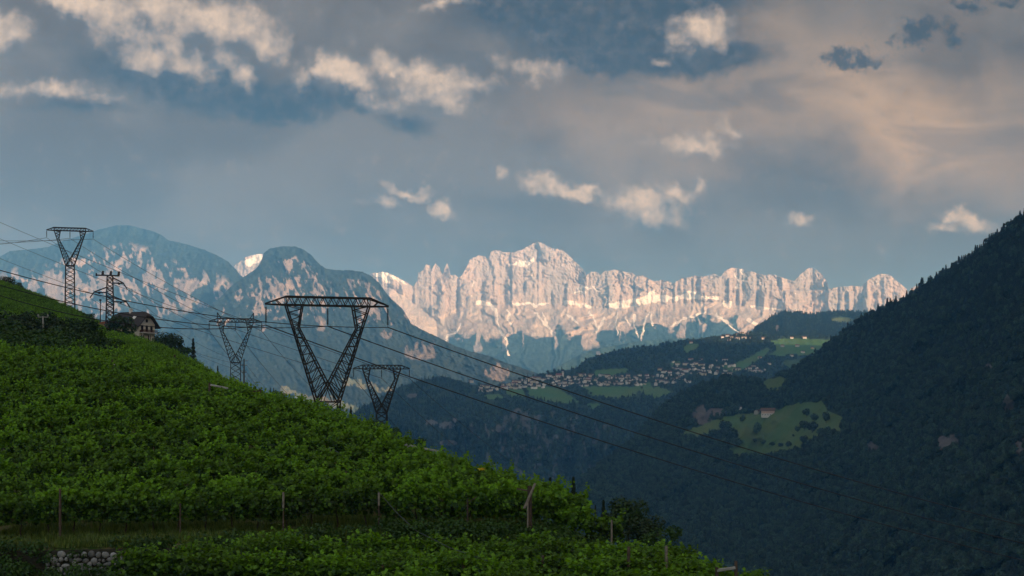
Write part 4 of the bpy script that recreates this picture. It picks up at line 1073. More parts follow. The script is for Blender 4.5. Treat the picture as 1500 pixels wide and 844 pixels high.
# ---------------------------------------------------------------- lattice towers
def truss(mb, A, B, C, D, n, w, wb):
    """chord A-B and chord C-D with zig-zag bracing"""
    A, B, C, D = (Vector(p) for p in (A, B, C, D))
    mb.strut(A, B, w); mb.strut(C, D, w)
    for i in range(n):
        t0, t1 = i / n, (i + 1) / n; tm = (t0 + t1) / 2
        mb.strut(A.lerp(B, t0), C.lerp(D, tm), wb); mb.strut(C.lerp(D, tm), A.lerp(B, t1), wb)
def insulator(mb, L, n=14, r=.13):
    prof = []
    for k in range(n):
        z = -0.35 - (L - .6) * k / n; prof += [(.04, z + .01), (r, z - .04), (.04, z - .10)]
    mb.strut((0, 0, 0), (0, 0, -L), .035); mb.lathe(prof, (0, 0, 0), 7)
    return mb
HW, TIP = 5.6, 8.3                      # half spacing of the outer beam joints, half length of the crossarm
def pylon(px, ytop, Y, body, label, yaw, peaks=False, ws=1.0, scale=1.0):
    x, _, ztop = at(px, ytop, Y)
    H = 12.9 + 1.1 + body
    z0 = ztop - H * scale
    t = thing('lattice_pylon', label, 'pylon', (x, Y, z0), yaw, 'wide lattice pylons of the power lines')
    t.scale = (scale,) * 3
    cw, bw = .125 * ws, .068 * ws
    zw = body; zb = body + 12.9; zt = zb + 1.1; D = 0.85; Dw = 1.25
    arm = MB()
    for s in (-1, 1):
        yb = s * D
        arm.strut((-HW, yb, zt), (HW, yb, zt), cw); arm.strut((-HW - .1, yb, zb), (HW + .1, yb, zb), cw)
        for e in (-1, 1):
            arm.strut((e * HW, yb, zt), (e * TIP, 0, zb + .12), cw); arm.strut((e * HW, yb, zb), (e * TIP, 0, zb + .05), cw)
            arm.strut((e * (HW + 1.3), yb * .5, zt - .45), (e * (HW + .6), yb * .78, zb), bw)
            arm.strut((e * HW, yb, zb), (e * HW, yb, zt), bw)
        n = 10
        for i in range(n):
            a = -HW + 2 * HW * i / n; b = -HW + 2 * HW * (i + 1) / n; m = (a + b) / 2
            arm.strut((a, yb, zb), (m, yb, zt), bw); arm.strut((m, yb, zt), (b, yb, zb), bw)
    for i in range(11):
        a = -HW + 2 * HW * i / 10
        arm.strut((a, -D, zb), (a, D, zb), bw); arm.strut((a, -D, zt), (a, D, zt), bw)
        if i < 10: arm.strut((a, -D, zb), (a + 2 * HW / 10, D, zb), bw)
    arm.build('crossarm', M['steel'], t)
    zk = zb - 3.0
    for e in (-1, 1):
        leg = MB()
        out_t, out_b = Vector((e * HW, 0, zb)), Vector((e * 1.5, 0, zw))
        f = (zb - zk) / (zb - zw)
        ok_ = out_t.lerp(out_b, f)
        ik = ok_ - Vector((e * .75, 0, 0))
        it = Vector((e * (HW - 2.2), 0, zb)); icr = Vector((0, 0, zw + 2.3)); ib = Vector((-e * 1.5, 0, zw))
        for s in (-1, 1):
            dt, dk, db = Vector((0, s * D, 0)), Vector((0, s * (D * .9), 0)), Vector((0, s * Dw, 0))
            truss(leg, out_t + dt, ok_ + dk, it + dt, ik + dk, 3, cw, bw)
            truss(leg, ok_ + dk, out_b + db, ik + dk, icr + db, 8, cw, bw)
            leg.strut(icr + db, ib + db, cw * .9)
            leg.strut(icr + db, (e * .75, s * Dw, zw), bw); 
        for k in range(9):
            tt = k / 8; a = ok_.lerp(out_b, tt); b = ik.lerp(icr, tt); yy = D * .9 + (Dw - D * .9) * tt
            leg.strut(a + Vector((0, -yy, 0)), a + Vector((0, yy, 0)), bw); leg.strut(b + Vector((0, -yy, 0)), b + Vector((0, yy, 0)), bw)
            if k < 8:
                a2 = ok_.lerp(out_b, (k + 1) / 8); leg.strut(a + Vector((0, -yy, 0)), a2 + Vector((0, yy, 0)), bw)
        if peaks:
            for s in (-1, 1): leg.strut((e * HW, s * D, zt), (e * (HW + .1), 0, zt + 1.9), cw)
            for s in (-1, 1): leg.strut((e * (HW - 1.2), s * D, zt), (e * (HW + .1), 0, zt + 1.9), cw * .8)
        leg.build('arm', M['steel'], t)
    b = MB()
    for s in (-1, 1):
        b.strut((-1.5, s * Dw, zw), (1.5, s * Dw, zw), cw * 1.25); b.strut((s * 1.5, -Dw, zw), (s * 1.5, Dw, zw), cw * 1.25)
    bs = 1.5 + body * .016; nseg = max(2, int(body / 1.55))
    for sx in (-1, 1):
        for sy in (-1, 1): b.strut((sx * 1.5, sy * Dw, zw), (sx * bs, sy * bs * .85, -.6), cw)
    cs = [(-1, -1), (1, -1), (1, 1), (-1, 1)]
    for k in range(nseg):
        za, zc = zw * (1 - k / nseg), zw * (1 - (k + 1) / nseg)
        wa, wc = 1.5 + (bs - 1.5) * k / nseg, 1.5 + (bs - 1.5) * (k + 1) / nseg
        for j in range(4):
            (x0, y0), (x1, y1) = cs[j], cs[(j + 1) % 4]
            b.strut((x0 * wa, y0 * wa * .85, za), (x1 * wc, y1 * wc * .85, zc), bw); b.strut((x1 * wa, y1 * wa * .85, za), (x0 * wc, y0 * wc * .85, zc), bw)
    b.build('tower_body', M['steel'], t)
    ends = []
    for e in (-1, 0, 1):
        L = 2.75
        o = insulator(MB(), L, r=.19 * ws).build('insulator', M['insul'], t); o.location = (e * (TIP - .1), 0, zb + .02 if e else zb - .05)
        c, s = math.cos(yaw), math.sin(yaw); lx = e * (TIP - .1) * scale
        ends.append(Vector((x + c * lx, Y + s * lx, z0 + scale * (zb - L))))
    return ends
main_ends = pylon(480, 436, 179, 7.5, 'largest and nearest lattice pylon, its wide crossarm in the middle of the slope skyline', math.radians(17))
p2_ends = pylon(345, 467, 400, 9, 'grey lattice pylon with two pointed peaks between the house and the largest pylon', math.radians(12), True, 1.25, .94)
p3_ends = pylon(559, 535, 376, 9, 'smaller lattice pylon right of the largest one, half hidden behind the vines', math.radians(12), False, 1.25, .96)
p1_ends = pylon(102.5, 334, 474, 17.3, 'tall lattice pylon on the hilltop at the far left, rising above the mountain', math.radians(14), False, 1.35, .96)

# dark mast with three staggered arms
Ym = 400
mx, _, mz = at(161, 398, Ym)
mzb = hz(mx, Ym) - .4
mast = thing('lattice_mast', 'narrow dark lattice mast with three staggered arms in front of the house', 'mast', (mx, Ym, mzb), math.radians(20))
Hm = mz - mzb
b = MB()
cs = [(-1, -1), (1, -1), (1, 1), (-1, 1)]
wd = lambda z: 1.25 - .45 * z / Hm
n = int(Hm / 1.25)
for sx, sy in cs: b.strut((sx * wd(0), sy * wd(0), 0), (sx * wd(Hm), sy * wd(Hm), Hm - 1.3), .2)
for k in range(n):
    za, zc = (Hm - 1.3) * k / n, (Hm - 1.3) * (k + 1) / n
    for j in range(4):
        (x0, y0), (x1, y1) = cs[j], cs[(j + 1) % 4]
        b.strut((x0 * wd(za), y0 * wd(za), za), (x1 * wd(zc), y1 * wd(zc), zc), .12); b.strut((x1 * wd(za), y1 * wd(za), za), (x0 * wd(zc), y0 * wd(zc), zc), .085)
        if k % 2 == 0: b.strut((x0 * wd(za), y0 * wd(za), za), (x1 * wd(za), y1 * wd(za), za), .08)
b.build('tower_body', M['steel'], mast)
h = MB(); h.box((-4.1, -.35, Hm - 1.35), (2.8, .35, Hm - 1.0)); h.strut((-3.9, 0, Hm - .6), (-3.9, 0, Hm - 1.5), .3)
h.build('head_beam', M['steel'], mast)
for sx in (-2.1, 0.2, 2.5):
    MB().strut((sx - .1, 0, Hm - 1.0), (sx + .15, 0, Hm + .1), .28, .36, 6).strut((sx + .35, 0, Hm - 1.0), (sx + .25, 0, Hm + .2), .12).build('switch_horn', M['insul'], mast)
mast_tips = []
for e, zz, ln in ((1, Hm - 3.4, 3.9), (-1, Hm - 6.3, 4.6), (1, Hm - 9.0, 4.8)):
    a = MB()
    for s in (-1, 1):
        a.strut((e * .8, s * .8, zz), (e * ln, 0, zz), .2); a.strut((e * .8, s * .8, zz + 1.6), (e * ln, 0, zz + .05), .2)
    a.strut((e * 2.2, -.4, zz), (e * 2.2, .4, zz), .1); a.box((e * ln * .66 - .3, -.2, zz - .45), (e * ln * .66 + .3, .2, zz - .05))
    a.build('arm', M['steel'], mast)
    tip = Vector((e * (ln + 1.1), 0, zz - 1.7))
    MB().strut((e * ln, 0, zz), tip, .16, .16, 6).build('insulator', M['insul'], mast)
    c, s = math.cos(math.radians(20)), math.sin(math.radians(20))
    mast_tips.append(Vector((mx + c * tip.x, Ym + s * tip.x, mzb + tip.z)))

# slim poles
def pole(px, yt, Y, label, mat, r=.13, bars=(), cat='pole', base=None, name='utility_pole'):
    x, _, zt = at(px, yt, Y); zb = hz(x, Y) - .3 if base is None else at(px, base, Y)[2]
    t = thing(name, label, cat, (x, Y, zb))
    MB().strut((0, 0, 0), (0, 0, zt - zb), r * 1.2, r, 7).build('pole', M[mat], t)
    for dz, hw_, ww in bars:
        MB().strut((-hw_, 0, zt - zb - dz), (hw_, 0, zt - zb - dz), ww).build('crossarm', M[mat], t)
        for e in (-1, 1): MB().lathe([(.03, 0), (.11, .05), (.12, .2), (.05, .32)], (e * hw_ * .9, 0, zt - zb - dz + ww), 6).build('insulator', M['concrete'], t)
    return t
pole(147, 441, 430, 'thin dark pole with a small round cap left of the dark mast', 'steel', .14, name='thin_pole')
bpy.context.view_layer.update()
tp = [o for o in COL.objects if o.name == 'thin_pole'][0]
x_, _, zt_ = at(147, 441, 430)
MB().lathe([(0, 0), (.35, .05), (.4, .3), (.3, .55), (0, .6)], (0, 0, zt_ - tp.location.z), 8).build('cap', M['steel'], tp)
pole(63, 463, 185, 'pale concrete pole with a short crossarm among the dark bushes at the left', 'concrete', .10, ((.15, .75, .06),), base=486)
up = pole(357.5, 526, 400, 'slim grey pole with three crossarms right of the peaked pylon', 'steel_grey', .2, ((.6, 1.0, .09), (1.9, .9, .09), (4.0, .7, .12)))

# ---------------------------------------------------------------- cables
def cable(a, b, sag, label, r, grp, n=40):
    a = Vector(a); b = Vector(b)
    pts = []
    for i in range(n + 1):
        t = i / n; p = a.lerp(b, t); p.z -= sag * 4 * t * (1 - t); pts.append(tuple(p))
    o = MB().tube(pts, r, 4).build('power_cable', M['wire'])
    return tag(o, label, 'cable', grp)
gA = 'cables of the nearest power line'
names = ('lowest of the three long cables sweeping down right from the largest pylon', 'middle of the three long cables sweeping down right from the largest pylon', 'uppermost of the three long cables sweeping down right from the largest pylon')
for e, ymid, yend, lab in zip(main_ends, (713, 687, 660), (852 + 50, 852 + 26, 852), names):
    B = Vector(at(1880, yend, 225))
    # sag so that the cable passes the row seen at column 1100
    ts = np.linspace(0, 1, 400)
    pt = [e.lerp(B, t) for t in ts]; cols = np.array([CX + FOC * p.x / p.y for p in pt])
    k = int(np.argmin(np.abs(cols - 1100))); z_need = (HOR - ymid) / FOC * pt[k].y
    sag = (pt[k].z - z_need) / (4 * ts[k] * (1 - ts[k]))
    cable(e, B, sag, lab, .07, gA, 60)
for e, (xa, ya), xl, lab in zip(main_ends, ((0, 401), (0, 386), (0, 364)), (0, 1, 2), ('lowest cable coming to the largest pylon from the left edge', 'middle cable coming to the largest pylon from the left edge', 'uppermost cable coming to the largest pylon from the left edge')):
    A = Vector(at(xa, ya, 150)); d = A - e
    cable(e + d * 1.35, e, 3.2, lab, .05, gA)
gB = 'cables of the power line on the left hill'
for i, (a, b) in enumerate(zip(p1_ends, p2_ends)):
    cable(a, b, 1.2, ('left', 'middle', 'right')[i] + ' cable between the hilltop pylon and the peaked pylon', .065, gB)
    A = Vector(at((-60, -60, -60)[i], (362, 357, 351)[i], 500))
    cable(A, a, .6, ('lowest', 'middle', 'uppermost')[i] + ' cable reaching the hilltop pylon from the left edge', .065, gB)
    cable(b, at((500, 545, 590)[i], (662, 666, 655)[i], 640), 7, ('left', 'middle', 'right')[i] + ' cable dropping steeply behind the hill from the peaked pylon', .065, gB)
gC = 'cables of the power line beyond the hill'
for i, b in enumerate(p3_ends):
    A = Vector(at(0, (375, 346, 322)[i], 470)); d = A - b
    cable(b + d * 1.15, b, 2.0, ('lowest', 'middle', 'uppermost')[i] + ' thin cable from the far left edge to the half hidden pylon', .06, gC)
    cable(b, at((790, 850, 905)[i], (800, 768, 757)[i], 620), 6, ('left', 'middle', 'right')[i] + ' cable dropping to the right from the half hidden pylon', .065, gC)
gD = 'wires of the dark mast'
ux, uy, uz = up.location
top_ = at(357.5, 530, 400)
for i, m_ in enumerate(mast_tips):
    cable(m_, (top_[0] + (-.8, 0, .8)[i], 400, top_[2] - (0, 1, 3)[i]), 3.0, ('upper', 'left', 'lower')[i] + ' thin wire from the dark mast to the slim grey pole', .035, gD)
for i in range(2):
    cable((top_[0] + (-.8, .8)[i], 400, top_[2] - 1), at((455, 480)[i], (620, 632)[i], 520), 4, ('left', 'right')[i] + ' thin wire running down right from the slim grey pole', .04, gD)

# ---------------------------------------------------------------- the house on the hill
Yh = 395
hx_, _, hzb = at(194, 499, Yh)
house = thing('house', 'cream two storey house with a dark hipped roof and balcony on the hilltop', 'house', (hx_, Yh, hzb), math.radians(-24))
house.scale = (.8, .8, .8)
L2, W2, HT = 6.6, 4.6, 6.2             # half length (away along the hill), half width, wall height
w = MB(); w.box((-L2, -W2, -3), (L2, W2, HT)); w.build('wall', M['plaster'], house)
gw = MB().add([(L2 + .01, -W2, HT), (L2 + .01, W2, HT), (L2 + .01, W2 * .35, HT + 2.3), (L2 + .01, -W2 * .35, HT + 2.3), (L2 - .3, -W2, HT), (L2 - .3, W2, HT), (L2 - .3, W2 * .35, HT + 2.3), (L2 - .3, -W2 * .35, HT + 2.3)], [(0, 1, 2, 3), (5, 4, 7, 6), (0, 3, 7, 4), (1, 5, 6, 2), (3, 2, 6, 7)])
gw.build('gable', M['white'], house)
def roof_halfhip(mb, L, W, z0, H, ov, clip=0.6):
    e = ov; zr = z0 + H; ze = z0 - e * H / W
    hz_ = z0 + H * clip; yh = W * (1 - clip)
    top = [(-L - e + H * .0 + 2.2, 0, zr), (L + e - 2.2, 0, zr)]
    vs = [(-L - e, -W - e, ze), (L + e, -W - e, ze), (L + e, W + e, ze), (-L - e, W + e, ze), (-L - e, -yh, hz_), (L + e, -yh, hz_), (L + e, yh, hz_), (-L - e, yh, hz_), top[0], top[1]]
    fs = [(0, 1, 5, 9, 8, 4), (2, 3, 7, 8, 9, 6), (5, 6, 9), (7, 4, 8)]
    n = len(vs); th = .3
    vs2 = [(x, y, z - th) for x, y, z in vs]
    fs2 = [tuple(i + n for i in reversed(f)) for f in fs]
    edge = [0, 1, 5, 6, 2, 3, 7, 4]
    fs3 = []
    for i in range(len(edge)):
        a, b_ = edge[i], edge[(i + 1) % len(edge)]
        fs3.append((a + n, b_ + n, b_, a))
    mb.add(vs + vs2, fs + fs2 + fs3)
rf = MB(); roof_halfhip(rf, L2, W2, HT, 4.4, 1.5); ro = rf.build('roof', M['roofdark'], house)
ch = MB().box((-1.2, -.5, HT + 3.2), (-.4, .5, HT + 5.4)).box((-1.35, -.65, HT + 5.4), (-.25, .65, HT + 5.6)); ch.build('chimney', M['white'], ro)
sl = HT + 4.4 * .45
sk = MB().add([(3.0, -W2 * .62, sl - .05 - .5), (4.2, -W2 * .62, sl - .55), (4.2, -W2 * .45, sl + .25), (3.0, -W2 * .45, sl + .25)], [(0, 1, 2, 3)])
for i in range(4): pass
sk = MB()
def on_roof(xx, yy, lift): return (xx, yy, HT + 4.4 * (1 - abs(yy) / W2) + lift)
a_, b2 = -W2 * .66, -W2 * .42
vs = [on_roof(2.2, a_, .05), on_roof(3.6, a_, .05), on_roof(3.6, b2, .05), on_roof(2.2, b2, .05)]
vs += [on_roof(2.2, a_, .16), on_roof(3.6, a_, .16), on_roof(3.6, b2, .16), on_roof(2.2, b2, .16)]
sk.add(vs, [(4, 5, 6, 7), (0, 1, 5, 4), (1, 2, 6, 5), (2, 3, 7, 6), (3, 0, 4, 7)]); sk.build('skylight', M['white'], ro)
fl = MB().box((L2, -W2 + .6, 2.5), (L2 + 1.5, W2 - .3, 2.7)); bal = fl.build('balcony', M['white'], house)
rl = MB()
for k in range(22):
    yy = -W2 + .65 + k * (2 * W2 - 1.0) / 21; rl.box((L2 + 1.42, yy - .1, 2.72), (L2 + 1.47, yy + .1, 3.65))
rl.box((L2 + 1.38, -W2 + .6, 3.65), (L2 + 1.52, W2 - .3, 3.78)); rl.box((L2, -W2 + .6, 2.72), (L2 + 1.38, -W2 + .66, 3.6))
rl.build('railing', M['wood'], bal)
for yy in (-W2 + .8, 0, W2 - .5): MB().strut((L2 + 1.3, yy, -3), (L2 + 1.3, yy, 2.5), .11).build('pillar', M['white'], house)
def window(par, face, u, z, ww, hh, shut=True):
    f = MB(); gl = MB()
    if face == 'x':
        xx = L2 + .03
        for (a, b, c, d) in ((u - ww, u + ww, z - hh - .08, z - hh), (u - ww, u + ww, z + hh, z + hh + .08), (u - ww - .08, u - ww, z - hh, z + hh), (u + ww, u + ww + .08, z - hh, z + hh)): f.box((xx - .04, a, c), (xx + .05, b, d))
        gl.box((xx - .03, u - ww, z - hh), (xx, u + ww, z + hh))
    else:
        yy = -W2 - .03
        for (a, b, c, d) in ((u - ww, u + ww, z - hh - .08, z - hh), (u - ww, u + ww, z + hh, z + hh + .08), (u - ww - .08, u - ww, z - hh, z + hh), (u + ww, u + ww + .08, z - hh, z + hh)): f.box((a, yy - .05, c), (b, yy + .04, d))
        gl.box((u - ww, yy, z - hh), (u + ww, yy + .03, z + hh))
    fo = f.build('window', M['wood'], par); gl.build('pane', M['glass'], fo)
for u in (-2.6, 0, 2.6): window(house, 'x', u, 4.3, .55, 1.05)
for u in (-2.4, 1.4): window(house, 'x', u, .9, .6, .9)
window(house, 'x', 0, HT + .9, .5, .5)
for u in (-3.5, 0.2, 3.8): window(house, 'y', u, 4.2, .5, .75)
for u in (-3.5, 0.2): window(house, 'y', u, .8, .5, .75)
# lower annex with orange roof at the left
ax_, _, az_ = at(160, 500, 408)
annex = thing('annex', 'low outbuilding with an orange tiled roof at the left end of the hilltop house', 'outbuilding', (ax_ - 0.5, 408, az_), math.radians(-24))
annex.scale = (.85, .85, .85)
MB().box((-3.6, -3, -2), (3.6, 3, 4.6)).build('wall', M['plaster'], annex)
rf = MB(); roof_halfhip(rf, 3.6, 3, 4.6, 2.6, .8); rf.build('roof', M['roofred'], annex)

# ---------------------------------------------------------------- trees near the house and at the edges
def tree_kind(name, H, lobes, n, size, mat, seed):
    cr = crown_mesh(name + '_crown', lobes, n, size, seed, mat, .55)
    tr = MB(); r = random.Random(seed)
    tr.tube([(0, 0, -.6), (.05 * H * .3, 0, H * .18), (0, .02 * H, H * .38), (.02 * H, 0, H * .6)], H * .028, 6, H * .012)
    for _ in range(4):
        a = r.uniform(0, 6.28); z = H * r.uniform(.22, .4)
        tr.tube([(0, 0, z), (math.cos(a) * H * .12, math.sin(a) * H * .12, z + H * .14), (math.cos(a) * H * .22, math.sin(a) * H * .22, z + H * .26)], H * .012, 5, H * .004)
    tm = tr.mesh(name + '_trunk'); tm.materials.append(M['bark'])
    return tm, cr
def rl_lobes(seed, H, W, k=7, zb=.25):
    r = random.Random(seed); out = [((0, 0, H * .58), (W * .62, W * .62, H * .34))]
    for _ in range(k):
        a = r.uniform(0, 6.28); rr = r.uniform(.3, .62) * W; z = H * r.uniform(zb + .08, .86)
        s = r.uniform(.26, .42); out.append(((math.cos(a) * rr, math.sin(a) * rr, z), (W * s, W * s, H * s * .55)))
    return out
KIND = {}
for k in range(4): KIND['dark', k] = tree_kind('broad_tree', 8, rl_lobes(500 + k, 8, 4.6), 1900, .42, M['dleaf'], 510 + k)
for k in range(3): KIND['bush', k] = tree_kind('bush', 5, rl_lobes(530 + k, 5, 4.0, 8, .02), 1700, .34, M['bush'], 540 + k)
def cyp_mesh(seed):
    return conifer_mesh('cypress_crown', 10, 1.25, 1100, .42, seed, M['cypress'])
def cyp_trunk():
    t = MB(); t.tube([(0, 0, -.6), (0, 0, 4), (0, 0, 8)], .16, 6, .05); m_ = t.mesh('cypress_trunk'); m_.materials.append(M['bark']); return m_
CT = cyp_trunk()
for k in range(2): KIND['cypress', k] = (CT, cyp_mesh(560 + k))
def fir_trunk():
    t = MB(); t.tube([(0, 0, -.6), (0, 0, 6), (0, 0, 12)], .2, 6, .05); m_ = t.mesh('fir_trunk'); m_.materials.append(M['bark']); return m_
KIND['fir', 0] = (fir_trunk(), conifer_mesh('fir_crown', 15, 3.0, 900, .9, 570, M['cypress']))
BH = {'dark': 8.6, 'bush': 5.2, 'cypress': 10, 'fir': 15}
def tree(kind, k, px, ytop, ybase, Y, label, grp=None, wide=1.0, name=None):
    x, _, zb = at(px, ybase, Y); H = (ybase - ytop) / FOC * Y
    t = thing(name or {'dark': 'broadleaf_tree', 'bush': 'bush', 'cypress': 'cypress', 'fir': 'fir_tree'}[kind], label, {'dark': 'tree', 'bush': 'bush', 'cypress': 'cypress', 'fir': 'tree'}[kind], (x, Y, zb), random.uniform(0, 6.28), grp)
    s = H / BH[kind]; t.scale = (s * wide, s * wide, s)
    tm, cm = KIND[kind, k]
    link('trunk', tm, None, t); link('crown', cm, None, t)
    return t
tree('dark', 0, 180, 458, 508, 372, 'big dark tree covering the left half of the hilltop house', 'trees round the hilltop house', 1.1)
tree('bush', 0, 205, 490, 512, 368, 'low green bush at the foot of the cream house wall', 'trees round the hilltop house')
tree('dark', 1, 241, 481, 520, 385, 'dark broad tree just right of the house balcony', 'trees round the hilltop house', 1.3)
tree('dark', 2, 254, 488, 530, 380, 'rounded dark tree beside the short cypress', 'trees round the hilltop house', 1.1)
tree('bush', 1, 232, 500, 524, 360, 'dark shrub below the tree by the house balcony', 'trees round the hilltop house', 1.2)
tree('bush', 2, 262, 507, 535, 362, 'dark shrub between the house trees and the tall cypress', 'trees round the hilltop house', 1.2)
tree('bush', 0, 276, 520, 543, 365, 'dark shrub under the tall cypress', 'trees round the hilltop house', 1.2)
tree('bush', 1, 287, 528, 548, 370, 'last small shrub right of the tall cypress', 'trees round the hilltop house')
tree('cypress', 0, 265, 493, 512, 384, 'short cypress peeking out behind the rounded dark tree', 'cypresses by the house', 1.3)
tree('cypress', 1, 283, 496, 530, 380, 'tall dark cypress at the right end of the house trees', 'cypresses by the house', 1.4)
tree('cypress', 0, 319, 536, 560, 390, 'small cypress at the foot of the peaked pylon', None, 1.2)
tree('cypress', 1, 396, 568, 585, 300, 'left of two tiny dark conifers on the hill edge', None, 1.1)
tree('cypress', 0, 401, 568, 586, 300, 'right of two tiny dark conifers on the hill edge', None, 1.1)
tree('bush', 2, 409, 571, 590, 300, 'small brownish bush beside the two tiny conifers', None, 1.0)
tree('fir', 0, 514, 596, 625, 330, 'small dark fir behind the vines right of the largest pylon', None, .9)
tree('bush', 0, 550, 612, 640, 320, 'dark bush at the foot of the half hidden pylon', None, 1.2)
tree('bush', 1, 575, 626, 650, 330, 'dark bush right of the foot of the half hidden pylon', None, 1.2)
tree('bush', 2, 610, 640, 665, 140, 'dark bush on the hill edge above the sagging beam', None, 1.2)
tree('dark', 3, 12, 403, 424, 470, 'dark tree on the hilltop at the left edge', None, 1.3)
tree('dark', 1, 25, 410, 430, 470, 'dark tree next to the one at the left edge of the hilltop', None, 1.1)
tree('bush', 0, 130, 458, 475, 430, 'small dark bush on the skyline between hilltop pylon and mast', None)
tree('bush', 1, 118, 455, 470, 440, 'light green bush on the skyline by the foot of the hilltop pylon', None)
bz = [(-5,468,520,170),(14,478,528,160),(40,470,520,175),(58,482,530,158),(84,475,525,170),(70,490,536,150),(105,478,528,165),(24,492,538,148),(122,486,530,158),(140,490,535,150),(150,500,538,148),(98,496,540,146),(46,500,542,145),(2,500,540,146),(128,506,545,140),(118,466,510,185),(95,462,505,195),(60,458,500,205),(30,460,502,200),(5,452,500,205)]
bn = ['leafy bush of the dark thicket at the left edge','low bush in the thicket left of the concrete pole','dark tall bush left of the concrete pole','dense bush at the foot of the concrete pole','bush just right of the concrete pole','low bush below the concrete pole','broad bush in the middle of the dark thicket','front bush at the left of the dark thicket','bush at the right part of the dark thicket','bush near the right end of the dark thicket','last bush at the right end of the dark thicket','front bush in the middle of the dark thicket','front bush below and left of the concrete pole','lowest bush at the left edge of the thicket','lowest bush near the grey rail','bush on top of the thicket under the hilltop pylon','dark bush high in the thicket below the hilltop pylon','dark bush above the concrete pole','dark bush at the upper left of the thicket','highest dark bush at the left edge of the thicket']
for i, ((px, yt, yb, Y), lab) in enumerate(zip(bz, bn)):
    kd = 'dark' if i in (2, 4, 6, 8, 9, 15, 16, 17, 18, 19) else 'bush'
    tree(kd, i % 3, px, yt - 5, yb + 4, Y, lab, 'bushes of the dark thicket', 1.25, name='bush' if kd == 'bush' else 'thicket_tree')
tree('cypress', 1, 840, 699, 760, 150, 'slender dark cypress against the valley above the vines', 'cypresses beyond the vines', 1.25)
tree('cypress', 0, 806, 700, 740, 170, 'ragged small cypress left of the slender one', 'cypresses beyond the vines', 1.6)
tree('cypress', 1, 884, 733, 790, 130, 'narrow cypress left of the big dark round tree', 'cypresses beyond the vines', 1.1)
tree('cypress', 0, 872, 740, 785, 140, 'low cypress half hidden in the vine tips', 'cypresses beyond the vines', .7)
tree('dark', 2, 921, 724, 800, 118, 'big dark round tree at the right edge of the vineyard', 'dark trees at the right edge of the vineyard', 1.05)
tree('dark', 0, 893, 745, 800, 122, 'dark tree between the cypress and the big round tree', 'dark trees at the right edge of the vineyard', .6)
tree('dark', 3, 945, 752, 812, 108, 'dark spreading tree right of the big round tree', 'dark trees at the right edge of the vineyard', 1.25)
tree('bush', 2, 968, 768, 818, 100, 'low dark bush at the right end of the dark trees', 'dark trees at the right edge of the vineyard', 1.0)

# ---------------------------------------------------------------- village and scattered farmhouses
def house_mesh(L, W, H, R, ov):
    w = MB(); w.add([(-L, -W, -2), (L, -W, -2), (L, W, -2), (-L, W, -2), (-L, -W, H), (L, -W, H), (L, W, H), (-L, W, H), (-L, 0, H + R), (L, 0, H + R)], [(0, 1, 5, 4), (2, 3, 7, 6), (1, 2, 6, 9, 5), (3, 0, 4, 8, 7)])
    ze = H - ov * R / W + .12
    r = MB(); vs = [(-L - ov, -W - ov, ze), (L + ov, -W - ov, ze), (L + ov, 0, H + R + .12), (-L - ov, 0, H + R + .12), (-L - ov, W + ov, ze), (L + ov, W + ov, ze)]
    vs += [(x, y, z + .35) for x, y, z in vs]
    r.add(vs, [(6, 7, 8, 9), (9, 8, 11, 10), (0, 3, 2, 1), (3, 4, 5, 2), (0, 1, 7, 6), (4, 10, 11, 5), (1, 2, 8, 7), (2, 5, 11, 8), (0, 6, 9, 3), (3, 9, 10, 4)])
    f = MB()
    for side in (-1, 1):
        for zz in (H * .25, H * .7):
            for k in range(3):
                xx = -L * .6 + k * L * .6; y0 = side * (W + .02)
                f.box((xx - .6, min(y0, y0 - side * .1), zz - .6), (xx + .6, max(y0, y0 - side * .1), zz + .6))
    return w, r, f
HT_ = [house_mesh(*a) for a in ((6.5, 5, 5.6, 2.8, 1.0), (8, 5.5, 6.8, 3.0, 1.2), (5.2, 4.6, 5.2, 2.4, .9), (10, 5.5, 7.2, 3.0, 1.0))]
HM = []
for w, r, f in HT_:
    for wm, rm in (('white', 'roofbrown'), ('white', 'roofdark'), ('plaster', 'roofbrown'), ('white', 'roofred')):
        a, b_, c_ = w.mesh('house_wall'), r.mesh('house_roof'), f.mesh('house_windows')
        a.materials.append(M[wm]); b_.materials.append(M[rm]); c_.materials.append(M['glass'])
        HM.append((a, b_, c_, wm, rm))
RN = {'roofbrown': 'brown', 'roofdark': 'dark', 'roofred': 'red'}
def village_house(px, py, rg, label=None, grp=None, kind=None, s=1.0, rz=None):
    x, y, z = rg.point(px, py)
    k = random.choices(range(16), [4, 3, 2, 1.2] * 4)[0] if kind is None else kind
    a, b_, c_, wm, rm = HM[k]
    if label is None:
        zone = 'at the left end of the hillside village' if px < 800 else 'in the rows round and below the village church' if px < 860 else 'in the middle of the hillside village' if px < 965 else 'where the village climbs the rise' if px < 1037 else 'at the right end of the village under the fields'
        label = f"small {'white' if wm == 'white' else 'cream'} house with {RN[rm]} roof {zone}"; grp = f"{'white' if wm == 'white' else 'cream'} village houses with {RN[rm]} roofs"
    t = thing('village_house', label, 'house', (x, y, z), random.uniform(-.7, .7) + random.choice((0, 0, 1.57)) if rz is None else rz, grp)
    t.scale = (s,) * 3
    link('wall', a, None, t); link('roof', b_, None, t); link('windows', c_, None, t)
    return t
spots = []
BANDS = [(700,745,563,575,12),(745,800,555,571,22),(800,860,550,567,26),(860,905,551,566,20),(905,965,550,565,24),(965,1010,541,562,20),(985,1035,528,545,13),(1010,1085,534,550,22),(1085,1122,540,547,7)]
